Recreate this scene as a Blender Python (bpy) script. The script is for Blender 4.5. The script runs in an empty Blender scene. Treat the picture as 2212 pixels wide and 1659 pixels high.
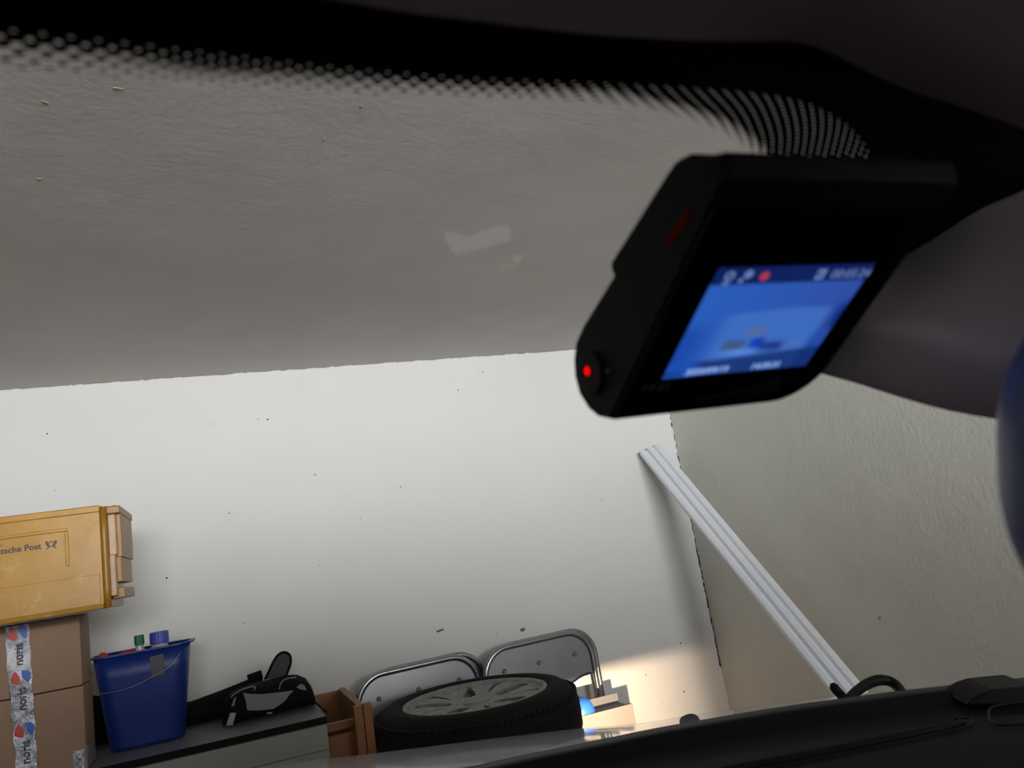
import bpy, bmesh, math, random
from mathutils import Vector, Matrix
random.seed(7)
S = bpy.context.scene
COL = S.collection
PI = math.pi

# ------------------------------------------------------------------ camera
W, H, F = 2212.0, 1659.0, 1680.0
CR = Vector((0.93055983, -0.33020163, -0.15819382))     # camera right
CD = Vector((-0.07933393, 0.23995463, -0.96753703))     # camera down
CF = Vector((0.35744165, 0.91290123, 0.19709594))       # camera forward
EYE = Vector((0, 0, 1.2))
cd = bpy.data.cameras.new('camera'); cam = bpy.data.objects.new('camera', cd); COL.objects.link(cam)
m3 = Matrix((CR, -CD, -CF)).transposed()
cam.matrix_world = Matrix.Translation(EYE) @ m3.to_4x4()
cd.sensor_fit = 'HORIZONTAL'; cd.sensor_width = 36.0; cd.lens = F / W * 36.0
cd.clip_start = 0.01; cd.clip_end = 60
cd.dof.use_dof = True; cd.dof.focus_distance = 2.7; cd.dof.aperture_fstop = 14.0
S.camera = cam

# ------------------------------------------------------------------ look, world, daylight
S.view_settings.view_transform = 'Standard'; S.view_settings.look = 'None'
S.view_settings.gamma = 1.0; S.view_settings.exposure = 0.0; S.view_settings.use_curve_mapping = False
wd = bpy.data.worlds.new('world'); S.world = wd; wd.use_nodes = True
wd.node_tree.nodes['Background'].inputs[0].default_value = (0.62, 0.78, 1.0, 1)
wd.node_tree.nodes['Background'].inputs[1].default_value = 0.6

def area(name, loc, rot, sx, sy, power, col):
    l = bpy.data.lights.new(name, 'AREA'); l.shape = 'RECTANGLE'; l.size = sx; l.size_y = sy
    l.energy = power; l.color = col
    o = bpy.data.objects.new(name, l); COL.objects.link(o); o.location = loc; o.rotation_euler = rot
    return o
# daylight through the open garage door behind the car
area('garage_door_daylight', (0.50, -2.85, 1.64), (PI/2, 0, 0), 2.6, 0.64, 305, (0.985, 0.99, 1.0))

def lamp_spot(name, loc, aim, power, size, blend, col, r):
    l = bpy.data.lights.new(name, 'SPOT'); l.energy = power; l.spot_size = size; l.spot_blend = blend
    l.color = col; l.shadow_soft_size = r
    o = bpy.data.objects.new(name, l); COL.objects.link(o); o.location = loc
    o.rotation_euler = (Vector(aim) - Vector(loc)).to_track_quat('-Z', 'Y').to_euler()
    return o
HL_Z = 0.60
# the car's dipped headlamps
lamp_spot('headlamp_right_light', (0.98, 1.97, HL_Z), (1.12, 3.0, 0.50), 185, math.radians(74), 1.0, (1.0, 0.70, 0.46), 0.006)
lamp_spot('headlamp_left_light', (-0.10, 1.97, HL_Z), (0.15, 3.0, 0.52), 25, math.radians(100), 1.0, (1.0, 0.70, 0.45), 0.006)

# ------------------------------------------------------------------ helpers
def ray(x, y):
    return (CF + CR * ((x - W/2) / F) + CD * ((y - H/2) / F))
def at(x, y, Y):            # point on the ray at world depth Y
    r = ray(x, y); return EYE + r * (Y / r.y)
def atz(x, y, z):
    r = ray(x, y); return EYE + r * ((z - EYE.z) / r.z)
def atd(x, y, d):
    return EYE + ray(x, y).normalized() * d
GN = (0.432, 0.902, 0.181)  # slope of the windscreen
def glass_y(x, z, off=0.0):
    return (GN[2] - off - GN[1] * (z - EYE.z)) / GN[0] - 0.7 * (x - 0.25) ** 2
def on_glass(px, py, off=0.0):
    r = ray(px, py).normalized(); lo, hi = 0.02, 2.0
    for _ in range(50):
        m = (lo + hi) / 2; p = EYE + r * m
        if p.y < glass_y(p.x, p.z, off): lo = m
        else: hi = m
    return EYE + r * lo

def interp(pts, n):
    """resample a polyline smoothly (Catmull-Rom), n points by arc length"""
    P = [Vector(p) for p in pts]; out = []
    for i in range(len(P) - 1):
        p0 = P[max(i-1, 0)]; p1 = P[i]; p2 = P[i+1]; p3 = P[min(i+2, len(P)-1)]
        for k in range(12):
            t = k / 12
            out.append(0.5 * ((2*p1) + (p2-p0)*t + (2*p0-5*p1+4*p2-p3)*t*t + (3*p1-p0-3*p2+p3)*t**3))
    out.append(P[-1])
    L = [0]
    for a, b in zip(out, out[1:]): L.append(L[-1] + (b-a).length)
    res = []; j = 0
    for i in range(n):
        s = L[-1] * i / (n-1)
        while j < len(L)-2 and L[j+1] < s: j += 1
        d = L[j+1]-L[j]; t = 0 if d == 0 else (s-L[j])/d
        res.append(out[j].lerp(out[j+1], min(max(t, 0), 1)))
    return res

def empty(name, loc, label=None, cat=None, group=None, rz=0):
    o = bpy.data.objects.new(name, None); COL.objects.link(o); o.location = loc; o.rotation_euler = (0, 0, rz)
    o.empty_display_size = 0.05
    tag(o, label, cat, group); return o
def tag(o, label=None, cat=None, group=None, kind=None):
    if label: o['label'] = label
    if cat: o['category'] = cat
    if group: o['group'] = group
    if kind: o['kind'] = kind
    return o
def finish(name, bm, mat, parent=None, smooth=False, bevel=0, seg=2, world=False, recalc=True):
    if recalc: bmesh.ops.recalc_face_normals(bm, faces=bm.faces)
    me = bpy.data.meshes.new(name); bm.to_mesh(me); bm.free()
    o = bpy.data.objects.new(name, me); COL.objects.link(o)
    if mat: me.materials.append(mat)
    if smooth:
        for p in me.polygons: p.use_smooth = True
    if parent:
        o.parent = parent
        if world:
            # mesh was given in world coordinates: keep it there
            inv = world_of(parent).inverted(); me.transform(inv)
    if bevel:
        b = o.modifiers.new('bevel', 'BEVEL'); b.width = bevel; b.segments = seg; b.limit_method = 'ANGLE'; b.angle_limit = 0.7
    return o
def world_of(o):
    m = Matrix.Translation(o.location) @ o.rotation_euler.to_matrix().to_4x4()
    return world_of(o.parent) @ m if o.parent else m
def box(bm, a, b):
    x0, y0, z0 = a; x1, y1, z1 = b
    v = [bm.verts.new(p) for p in ((x0,y0,z0),(x1,y0,z0),(x1,y1,z0),(x0,y1,z0),(x0,y0,z1),(x1,y0,z1),(x1,y1,z1),(x0,y1,z1))]
    for f in ((0,3,2,1),(4,5,6,7),(0,1,5,4),(1,2,6,5),(2,3,7,6),(3,0,4,7)): bm.faces.new([v[i] for i in f])
def boxes(*ab):
    bm = bmesh.new()
    for a, b in ab: box(bm, a, b)
    return bm
def loft(bm, rings, close=True, cap=True):
    R_ = [[bm.verts.new(p) for p in r] for r in rings]
    n = len(R_[0])
    for a, b in zip(R_, R_[1:]):
        for i in range(n if close else n-1):
            j = (i+1) % n
            try: bm.faces.new((a[i], a[j], b[j], b[i]))
            except ValueError: pass
    if cap and close:
        bm.faces.new(R_[0][::-1]); bm.faces.new(R_[-1])
    return R_
def tube(bm, pts, r, n=10, cap=True):
    P = [Vector(p) for p in pts]; rings = []
    up = None
    for i, p in enumerate(P):
        d = (P[min(i+1, len(P)-1)] - P[max(i-1, 0)]).normalized()
        if up is None:
            up = d.orthogonal().normalized()
        up = (up - d * up.dot(d)).normalized()
        s = d.cross(up); rr = r(i/(len(P)-1)) if callable(r) else r
        rings.append([p + (up*math.cos(2*PI*k/n) + s*math.sin(2*PI*k/n)) * rr for k in range(n)])
    loft(bm, rings, True, cap)
def lathe(bm, prof, n=48, cap=True, M=None):
    """prof: (r, z) list around Z"""
    rings = []
    for r, z in prof:
        rings.append([Vector((r*math.cos(2*PI*k/n), r*math.sin(2*PI*k/n), z)) for k in range(n)])
    if M: rings = [[M @ p for p in r] for r in rings]
    loft(bm, rings, True, cap)
def prism(bm, pts2, f0, f1):
    """polygon of 2-D points; f0, f1 map them to 3-D"""
    a = [bm.verts.new(f0(p)) for p in pts2]; b = [bm.verts.new(f1(p)) for p in pts2]
    n = len(pts2)
    bm.faces.new(a[::-1]); bm.faces.new(b)
    for i in range(n): bm.faces.new((a[i], a[(i+1)%n], b[(i+1)%n], b[i]))

def text(name, body, size, M, mat, parent, extrude=0.0004, spacing=1.0, align='LEFT', shear=0.0, offset=0.0):
    c = bpy.data.curves.new(name, 'FONT'); c.body = body; c.size = size; c.extrude = extrude
    c.space_character = spacing; c.align_x = align; c.shear = shear; c.offset = offset; c.resolution_u = 3
    t = bpy.data.objects.new(name + '_curve', c); COL.objects.link(t)
    bpy.context.view_layer.update()
    me = bpy.data.meshes.new_from_object(t.evaluated_get(bpy.context.evaluated_depsgraph_get()))
    bpy.data.objects.remove(t); me.name = name
    me.transform(M); me.transform(world_of(parent).inverted())
    me.materials.clear(); me.materials.append(mat)
    o = bpy.data.objects.new(name, me); COL.objects.link(o); o.parent = parent
    return o

# ------------------------------------------------------------------ materials
class Mat:
    def __init__(s, name, base=(0.5,0.5,0.5), rough=0.5, metal=0.0, spec=0.5, **kw):
        s.m = bpy.data.materials.new(name); s.m.use_nodes = True
        s.t = s.m.node_tree; s.n = s.t.nodes; s.l = s.t.links
        s.b = s.n['Principled BSDF']; i = s.b.inputs
        i['Base Color'].default_value = (*base, 1); i['Roughness'].default_value = rough
        i['Metallic'].default_value = metal; i['Specular IOR Level'].default_value = spec
        for k, v in kw.items(): i[k.replace('_', ' ')].default_value = v
        s.base = base
    def node(s, t, **kw):
        n = s.n.new(t)
        for k, v in kw.items(): setattr(n, k, v)
        return n
    def coord(s, scale=(1,1,1), loc=(0,0,0), rot=(0,0,0)):
        tc = s.node('ShaderNodeTexCoord'); mp = s.node('ShaderNodeMapping')
        mp.inputs['Scale'].default_value = scale; mp.inputs['Location'].default_value = loc; mp.inputs['Rotation'].default_value = rot
        s.l.new(tc.outputs['Object'], mp.inputs['Vector']); return mp.outputs[0]
    def noise(s, scale, detail=4, rough=0.55, vscale=(1,1,1), loc=(0,0,0)):
        n = s.node('ShaderNodeTexNoise'); n.inputs['Scale'].default_value = scale
        n.inputs['Detail'].default_value = detail; n.inputs['Roughness'].default_value = rough
        s.l.new(s.coord(vscale, loc), n.inputs['Vector']); return n.outputs['Fac']
    def ramp(s, src, stops):
        r = s.node('ShaderNodeValToRGB'); e = r.color_ramp.elements
        while len(e) < len(stops): e.new(0.5)
        for k, (p, c) in enumerate(stops):
            e[k].position = p; e[k].color = (c, c, c, 1) if not isinstance(c, tuple) else (*c, 1)
        s.l.new(src, r.inputs[0]); return r.outputs[0]
    def mix(s, fac, a, b):
        n = s.node('ShaderNodeMix', data_type='RGBA'); 
        for idx, v in ((0, fac), (6, a), (7, b)):
            if hasattr(v, 'node'): s.l.new(v, n.inputs[idx])
            elif idx == 0: n.inputs[0].default_value = v
            else: n.inputs[idx].default_value = (*v, 1)
        return n.outputs[2]
    def math(s, op, a, b=0.0, c=None):
        n = s.node('ShaderNodeMath', operation=op)
        for idx, v in ((0, a), (1, b)) + (((2, c),) if c is not None else ()):
            if hasattr(v, 'node'): s.l.new(v, n.inputs[idx])
            else: n.inputs[idx].default_value = v
        return n.outputs[0]
    def color(s, sock): s.l.new(sock, s.b.inputs['Base Color']); return s
    def bump(s, sock, strength=0.3, dist=0.01):
        b = s.node('ShaderNodeBump'); b.inputs['Strength'].default_value = strength; b.inputs['Distance'].default_value = dist
        s.l.new(sock, b.inputs['Height']); s.l.new(b.outputs[0], s.b.inputs['Normal']); return s
def simple(name, base, rough=0.5, metal=0.0, spec=0.5, bump=None, vary=0.0, vscale=8, **kw):
    M_ = Mat(name, base, rough, metal, spec, **kw)
    if vary:
        dark = tuple(c*(1-vary) for c in base); lite = tuple(min(1, c*(1+vary*0.5)) for c in base)
        M_.color(M_.mix(M_.ramp(M_.noise(vscale, 5), [(0.3, 0.0), (0.7, 1.0)]), dark, lite))
    if bump: M_.bump(M_.noise(bump[0], 3), bump[1], bump[2])
    return M_.m

def wall_mat(name, base, specks, bumps, dirt=0.10, patches=0.05):
    M_ = Mat(name, base, 0.62, 0, 0.35)
    big = M_.ramp(M_.noise(1.3, 4, 0.6), [(0.32, 0.0), (0.7, 1.0)])
    c = M_.mix(big, tuple(v*(1-patches) for v in base), base)
    sm = M_.ramp(M_.noise(7, 5, 0.65, loc=(3,1,7)), [(0.62, 0.0), (0.74, 1.0)])
    c = M_.mix(M_.math('MULTIPLY', sm, dirt), c, tuple(v*0.55 for v in base))
    if specks:   # flecks of dirt
        vo = M_.node('ShaderNodeTexVoronoi'); vo.inputs['Scale'].default_value = specks
        M_.l.new(M_.coord(), vo.inputs['Vector'])
        sp = M_.ramp(vo.outputs['Distance'], [(0.0, 1.0), (0.035, 1.0), (0.06, 0.0)])
        msk = M_.ramp(M_.noise(5.5, 2, loc=(5,5,2)), [(0.55, 0.0), (0.6, 1.0)])
        c = M_.mix(M_.math('MULTIPLY', M_.math('MULTIPLY', sp, msk), 0.8), c, (0.10, 0.085, 0.075))
    M_.color(c)
    h = M_.math('ADD', M_.math('MULTIPLY', M_.noise(bumps[0], 4, 0.6), 1.0), M_.math('MULTIPLY', M_.noise(bumps[0]*0.12, 3), bumps[3]))
    M_.bump(h, bumps[1], bumps[2])
    return M_.m

mt = {}
mt['wall'] = wall_mat('white_wall_paint', (0.64, 0.64, 0.625), 5.0, (60, 0.10, 0.004, 2.0))
mt['wall_rough'] = wall_mat('rough_wall_paint', (0.66, 0.66, 0.60), 5.0, (75, 0.32, 0.006, 1.5))
mt['wall_dark'] = wall_mat('darkened_left_wall', (0.22, 0.22, 0.21), 0, (60, 0.10, 0.004, 2.0))  # unseen wall, darkened to cut its bounce light
mt['ceiling'] = wall_mat('ceiling_paint', (0.62, 0.585, 0.555), 0, (70, 0.16, 0.004, 2.0), 0.05, 0.16)
mt['floor'] = simple('concrete_floor', (0.13, 0.125, 0.12), 0.8, vary=0.3, bump=(40, 0.3, 0.004))
mt['crack'] = simple('crack_dirt', (0.035, 0.026, 0.02), 0.9)
mt['crack_pale'] = simple('old_filler', (0.30, 0.25, 0.20), 0.9)
mt['blackplastic'] = simple('black_plastic', (0.003, 0.003, 0.0035), 0.5, spec=0.12, bump=(400, 0.1, 0.0005))
mt['camplastic'] = simple('dashcam_plastic', (0.004, 0.004, 0.005), 0.6, spec=0.12)
mt['bezel'] = simple('gloss_bezel', (0.002, 0.002, 0.002), 0.12, spec=0.25)
mt['dash'] = simple('dashboard_vinyl', (0.008, 0.006, 0.0055), 0.7, spec=0.07, bump=(350, 0.3, 0.0006))
mt['frit'] = simple('black_frit', (0.0015, 0.0015, 0.0015), 0.5, spec=0.1)
mt['headliner'] = simple('headliner_cloth', (0.44, 0.34, 0.36), 0.95, spec=0.1, bump=(500, 0.2, 0.0005))
mt['cover'] = simple('grey_cover_plastic', (0.46, 0.40, 0.46), 0.42, spec=0.5)
mt['mirror_shell'] = simple('mirror_plastic', (0.095, 0.11, 0.22), 0.4, spec=0.4)
mt['paint'] = Mat('silver_car_paint', (0.36, 0.37, 0.37), 0.30, 0.55, 0.5, Coat_Weight=0.8, Coat_Roughness=0.06).m
mt['rubber'] = simple('tyre_rubber', (0.006, 0.0056, 0.005), 0.8, spec=0.15)
mt['alloy'] = simple('dirty_alloy', (0.24, 0.24, 0.225), 0.5, 0.3, vary=0.35, vscale=30)
mt['hole'] = simple('barrel_shade_black', (0.004, 0.004, 0.004), 0.9)
mt['chrome'] = simple('chair_tube_metal', (0.36, 0.36, 0.38), 0.28, 0.9)
mt['chairpanel'] = simple('chair_back_sheet', (0.33, 0.33, 0.36), 0.36, 0.8, vary=0.08, vscale=6)
mt['blueedge'] = simple('dark_blue_edging', (0.012, 0.018, 0.09), 0.4)
mt['screw'] = simple('screw_metal', (0.16, 0.16, 0.17), 0.4, 0.7)
mt['whitebox'] = simple('white_laminate', (0.19, 0.18, 0.17), 0.6, vary=0.08)
mt['greytop'] = simple('grey_laminate_top', (0.13, 0.135, 0.14), 0.45, vary=0.12)
mt['cabinet'] = simple('cabinet_front_laminate', (0.27, 0.27, 0.25), 0.4, vary=0.06)
mt['blackedge'] = simple('black_edging', (0.004, 0.004, 0.004), 0.6, spec=0.1)
mt['blackcloth'] = simple('black_nylon', (0.003, 0.003, 0.0035), 0.8, spec=0.12, bump=(120, 0.5, 0.003))
mt['darkcloth'] = simple('dark_case_cloth', (0.005, 0.0045, 0.006), 0.85, spec=0.1, bump=(60, 0.5, 0.003))
mt['greycloth'] = simple('light_grey_panel', (0.17, 0.185, 0.20), 0.8, bump=(250, 0.4, 0.001))
mt['whitecloth'] = simple('white_piping', (0.30, 0.30, 0.30), 0.7)
mt['greymesh'] = simple('grey_mesh_cloth', (0.05, 0.045, 0.05), 0.8)
mt['bluebin'] = simple('blue_bin_plastic', (0.004, 0.020, 0.15), 0.4, spec=0.3, Transmission_Weight=0.0, vary=0.12, vscale=3)
mt['bluecap'] = simple('blue_cap', (0.045, 0.055, 0.34), 0.45)
mt['greencap'] = simple('green_cap', (0.004, 0.10, 0.035), 0.45)
mt['redplastic'] = simple('red_plastic', (0.28, 0.012, 0.01), 0.45)
mt['brightblue'] = simple('bright_blue_plastic', (0.03, 0.16, 0.70), 0.35)
mt['bottle'] = simple('clear_bottle', (0.3, 0.33, 0.33), 0.2)
mt['sticker'] = simple('grey_sticker', (0.055, 0.055, 0.075), 0.6)
mt['wire'] = simple('wire', (0.35, 0.33, 0.32), 0.4, 0.6)
mt['darkwire'] = simple('dark_wire', (0.02, 0.018, 0.016), 0.5)
mt['ink'] = simple('dark_ink', (0.035, 0.035, 0.055), 0.6)
mt['inkred'] = simple('red_ink', (0.42, 0.02, 0.015), 0.35)
mt['inkblue'] = simple('blue_ink', (0.01, 0.09, 0.36), 0.35)
mt['trim'] = simple('white_moulding_plastic', (0.70, 0.72, 0.76), 0.42)
mt['stub'] = simple('grey_print', (0.30, 0.32, 0.33), 0.6)

def cardboard():
    M_ = Mat('cardboard', (0.36, 0.235, 0.155), 0.85, 0, 0.2)
    f = M_.ramp(M_.noise(60, 4, 0.6, vscale=(1,1,8)), [(0.3,0.0),(0.7,1.0)])
    M_.color(M_.mix(f, (0.25,0.158,0.108), (0.29,0.19,0.132)))
    M_.bump(M_.noise(90, 2, vscale=(3,1,0.3)), 0.15, 0.001); return M_.m
mt['card'] = cardboard()
def cratemat():
    M_ = Mat('amber_crate_plastic', (0.6,0.36,0.12), 0.4, 0, 0.3)
    f = M_.ramp(M_.noise(9, 6, 0.7), [(0.35,0.0),(0.75,1.0)])
    c = M_.mix(f, (0.36,0.18,0.024), (0.46,0.255,0.055))
    scuff = M_.ramp(M_.noise(22, 8, 0.75, vscale=(1,1,1.6), loc=(1,4,2)), [(0.56,0.0),(0.64,0.7)])
    tc = M_.node('ShaderNodeTexCoord'); sp = M_.node('ShaderNodeSeparateXYZ'); M_.l.new(tc.outputs['Object'], sp.inputs[0])
    low = M_.ramp(M_.math('ADD', M_.math('MULTIPLY', sp.outputs[2], 4.0), 0.0), [(0.15,1.0),(0.7,0.0)])
    c = M_.mix(M_.math('MULTIPLY', scuff, low), c, (0.52,0.40,0.27))
    M_.color(c); M_.bump(M_.noise(30,6,0.7), 0.12, 0.003)
    M_.l.new(M_.math('ADD', M_.math('MULTIPLY', scuff, 0.2), 0.3), M_.b.inputs['Roughness'])
    return M_.m
mt['crate'] = cratemat()
mt['cratedeep'] = simple('amber_crate_rib', (0.28, 0.13, 0.010), 0.4, vary=0.15)
mt['cratepale'] = simple('worn_crate_handle', (0.37, 0.21, 0.085), 0.35, vary=0.2, vscale=25, bump=(60,0.2,0.002))
def pine():
    M_ = Mat('pine_wood', (0.3,0.13,0.05), 0.45, 0, 0.4)
    w = M_.node('ShaderNodeTexWave'); w.inputs['Scale'].default_value = 5; w.inputs['Distortion'].default_value = 3.5
    w.inputs['Detail'].default_value = 3
    M_.l.new(M_.coord((9,1.5,1.2)), w.inputs['Vector'])
    M_.color(M_.mix(w.outputs['Fac'], (0.21,0.075,0.022), (0.28,0.115,0.038))); return M_.m
mt['pine'] = pine()
def foil():
    M_ = Mat('silver_tape_foil', (0.62,0.64,0.70), 0.12, 1.0, 0.5)
    n = M_.noise(55, 6, 0.7, vscale=(1.0,1,0.35)); 
    M_.bump(n, 1.0, 0.012)
    M_.color(M_.mix(M_.ramp(M_.noise(25,4,0.6,loc=(2,2,2)), [(0.35,0.0),(0.65,1.0)]), (0.35,0.37,0.44), (0.92,0.94,1.0)))
    return M_.m
mt['foil'] = foil()

def emis(name, col, strength=1.0):
    m = bpy.data.materials.new(name); m.use_nodes = True; t = m.node_tree
    t.nodes.remove(t.nodes['Principled BSDF'])
    e = t.nodes.new('ShaderNodeEmission'); e.inputs[0].default_value = (*col, 1); e.inputs[1].default_value = strength
    t.links.new(e.outputs[0], t.nodes['Material Output'].inputs[0]); return m

def glassmat():
    m = bpy.data.materials.new('windscreen_glass'); m.use_nodes = True; t = m.node_tree
    t.nodes.remove(t.nodes['Principled BSDF'])
    tr = t.nodes.new('ShaderNodeBsdfTransparent'); tr.inputs[0].default_value = (0.95, 0.955, 0.95, 1)
    g = t.nodes.new('ShaderNodeBsdfGlossy'); g.inputs['Roughness'].default_value = 0.0
    lw = t.nodes.new('ShaderNodeLayerWeight'); lw.inputs[0].default_value = 0.5
    pw = t.nodes.new('ShaderNodeMath'); pw.operation = 'POWER'; pw.inputs[1].default_value = 5.0; t.links.new(lw.outputs['Facing'], pw.inputs[0])
    fr = t.nodes.new('ShaderNodeMath'); fr.operation = 'MULTIPLY_ADD'; fr.inputs[1].default_value = 0.9; fr.inputs[2].default_value = 0.045
    t.links.new(pw.outputs[0], fr.inputs[0])
    mx = t.nodes.new('ShaderNodeMixShader')
    t.links.new(fr.outputs[0], mx.inputs[0]); t.links.new(tr.outputs[0], mx.inputs[1]); t.links.new(g.outputs[0], mx.inputs[2])
    t.links.new(mx.outputs[0], t.nodes['Material Output'].inputs[0]); return m
mt['glass'] = glassmat()

def dotmat():
    """printed frit dots: black discs on clear glass, shrinking toward the free edge"""
    m = bpy.data.materials.new('frit_dots'); m.use_nodes = True; t = m.node_tree; L = t.links
    t.nodes.remove(t.nodes['Principled BSDF'])
    def mth(op, a, b=0.0, c=0.0):
        n = t.nodes.new('ShaderNodeMath'); n.operation = op
        for i, v in enumerate((a, b, c)):
            if hasattr(v, 'node'): L.new(v, n.inputs[i])
            else: n.inputs[i].default_value = v
        return n.outputs[0]
    uv = t.nodes.new('ShaderNodeUVMap'); uv.uv_map = 'dots'
    s = t.nodes.new('ShaderNodeSeparateXYZ'); L.new(uv.outputs[0], s.inputs[0])
    uv2 = t.nodes.new('ShaderNodeUVMap'); uv2.uv_map = 'edge'
    s2 = t.nodes.new('ShaderNodeSeparateXYZ'); L.new(uv2.outputs[0], s2.inputs[0])
    U, V = s.outputs[0], s.outputs[1]
    def lattice(ox, oy):
        a = mth('SUBTRACT', mth('FRACT', mth('ADD', U, ox)), 0.5)
        b = mth('SUBTRACT', mth('FRACT', mth('ADD', V, oy)), 0.5)
        return mth('SQRT', mth('ADD', mth('MULTIPLY', a, a), mth('MULTIPLY', b, b)))
    d = mth('MINIMUM', lattice(0, 0), lattice(0.5, 0.5))
    r = mth('MINIMUM', mth('ADD', mth('MULTIPLY', s2.outputs[0], 0.085), 0.09), 0.41)
    dot = mth('LESS_THAN', d, r)
    tr = t.nodes.new('ShaderNodeBsdfTransparent')
    k = t.nodes.new('ShaderNodeBsdfDiffuse'); k.inputs[0].default_value = (0.0015, 0.0015, 0.0015, 1)
    mx = t.nodes.new('ShaderNodeMixShader')
    L.new(dot, mx.inputs[0]); L.new(tr.outputs[0], mx.inputs[1]); L.new(k.outputs[0], mx.inputs[2])
    L.new(mx.outputs[0], t.nodes['Material Output'].inputs[0]); return m
mt['dots'] = dotmat()

def hazemat(name, col, amount):
    """thin milky film: clear with a share of light scattered through it"""
    m = bpy.data.materials.new(name); m.use_nodes = True; t = m.node_tree
    t.nodes.remove(t.nodes['Principled BSDF'])
    tr = t.nodes.new('ShaderNodeBsdfTransparent'); tl = t.nodes.new('ShaderNodeBsdfTranslucent'); tl.inputs[0].default_value = (*col, 1)
    mx = t.nodes.new('ShaderNodeMixShader'); mx.inputs[0].default_value = amount
    t.links.new(tr.outputs[0], mx.inputs[1]); t.links.new(tl.outputs[0], mx.inputs[2])
    t.links.new(mx.outputs[0], t.nodes['Material Output'].inputs[0]); return m
mt['haze'] = hazemat('glare_film', (0.93, 0.97, 1.0), 0.30)  # these films stand in for glare on the windscreen
mt['haze2'] = hazemat('warm_glare_film', (1.0, 0.86, 0.8), 0.22)
mt['glare_streak'] = hazemat('pale_glare_film', (1, 1, 1), 0.8)

# ------------------------------------------------------------------ the garage
XR, YB, ZC, XL, YF = 1.905, 3.0, 1.979, -1.75, -2.95
def plane_obj(name, pts, mat, thick, ndir):
    bm = bmesh.new(); n = Vector(ndir) * thick
    prism(bm, pts, lambda p: Vector(p), lambda p: Vector(p) + n)
    o = finish(name, bm, mat); tag(o, kind='structure'); return o
plane_obj('floor', [(XL,YF,0),(XR,YF,0),(XR,YB,0),(XL,YB,0)], mt['floor'], 0.1, (0,0,-1))
plane_obj('ceiling', [(XL,YF,ZC),(XR,YF,ZC),(XR,YB,ZC),(XL,YB,ZC)], mt['ceiling'], 0.1, (0,0,1))
plane_obj('wall_back', [(XL,YB,-.1),(XR+.1,YB,-.1),(XR+.1,YB,ZC+.1),(XL,YB,ZC+.1)], mt['wall'], 0.1, (0,1,0))
wr = plane_obj('wall_right', [(XR,YF,-.1),(XR,YB,-.1),(XR,YB,ZC+.1),(XR,YF,ZC+.1)], mt['wall_rough'], 0.1, (1,0,0))
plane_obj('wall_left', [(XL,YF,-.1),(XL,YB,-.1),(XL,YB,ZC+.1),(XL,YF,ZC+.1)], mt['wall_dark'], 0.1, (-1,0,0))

# jagged crack down the corner
bm = bmesh.new(); rnd = random.Random(3)
z = 0.55; x = 0.0; prev = None
def crackw(z):
    base = 0.0012 if z > 1.1 else 0.0022
    return base * rnd.choice([0.3, 1, 1.4, 2.0, 0.5])
while z < 1.96:
    x = -0.002 + rnd.uniform(-0.0035, 0.0015); w = crackw(z)
    a = bm.verts.new((XR + x - w, YB - 0.0015, z)); b = bm.verts.new((XR + x + w, YB - 0.003, z))
    if prev and (rnd.random() < (0.92 if z < 1.35 else 0.6)): bm.faces.new((prev[0], prev[1], b, a))
    prev = (a, b); z += rnd.uniform(0.006, 0.016)
ck = finish('trim_1', bm, mt['crack']); tag(ck, kind='structure')
# ragged edge of the ceiling joint
bm = bmesh.new(); x = XL; prev = None
while x < XR:
    w = 0.0018 * rnd.choice([0.2, 0.5, 1, 0.4, 1.6])
    a = bm.verts.new((x, YB - 0.002, ZC - w - 0.001)); b = bm.verts.new((x, YB - 0.002, ZC + 0.001))
    if prev and rnd.random() < 0.8: bm.faces.new((prev[0], prev[1], b, a))
    prev = (a, b); x += rnd.uniform(0.01, 0.03)
c2 = finish('trim_2', bm, mt['crack_pale']); tag(c2, kind='structure')

# marks on the back wall where the photo shows them
def spot(px, py, r, name, label, mat='crack', sx=1.0):
    p = at(px, py, YB); bm = bmesh.new(); n = 9; rr = [r*random.uniform(.7,1.15) for _ in range(n)]
    pts = [(rr[k]*math.cos(2*PI*k/n)*sx, rr[k]*math.sin(2*PI*k/n)) for k in range(n)]
    prism(bm, pts, lambda q: Vector((p.x+q[0], YB+0.001, p.z+q[1])), lambda q: Vector((p.x+q[0]*.8, YB-0.0015, p.z+q[1]*.8)))
    return bm
bmS = bmesh.new()
SP = [(578,906,.0045),(558,905,.0025),(495,1109,.003),(990,843,.0035),(1043,804,.003),(973,822,.002),(102,937,.0035),(865,1051,.003),
      (461,916,.002),(360,1249,.004),(528,1345,.003),(1074,1369,.0025),(1250,953,.002),(1470,1389,.004),(780,1120,.002),(1300,1080,.003),
      (1010,1210,.002),(690,1222,.002),(1355,1195,.002),(120,1060,.002),(1395,1458,.003),(1478,1494,.004),(1430,1516,.0022)]
for px, py, r in SP:
    p = at(px, py, YB); n = 8; rr = [r*random.uniform(.7,1.15) for _ in range(n)]
    pts = [(rr[k]*math.cos(2*PI*k/n), rr[k]*math.sin(2*PI*k/n)) for k in range(n)]
    prism(bmS, pts, lambda q: Vector((p.x+q[0], YB+0.001, p.z+q[1])), lambda q: Vector((p.x+q[0]*.7, YB-0.001, p.z+q[1]*.7)))
sp_ = finish('trim_3', bmS, mt['crack']); tag(sp_, kind='structure')

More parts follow.
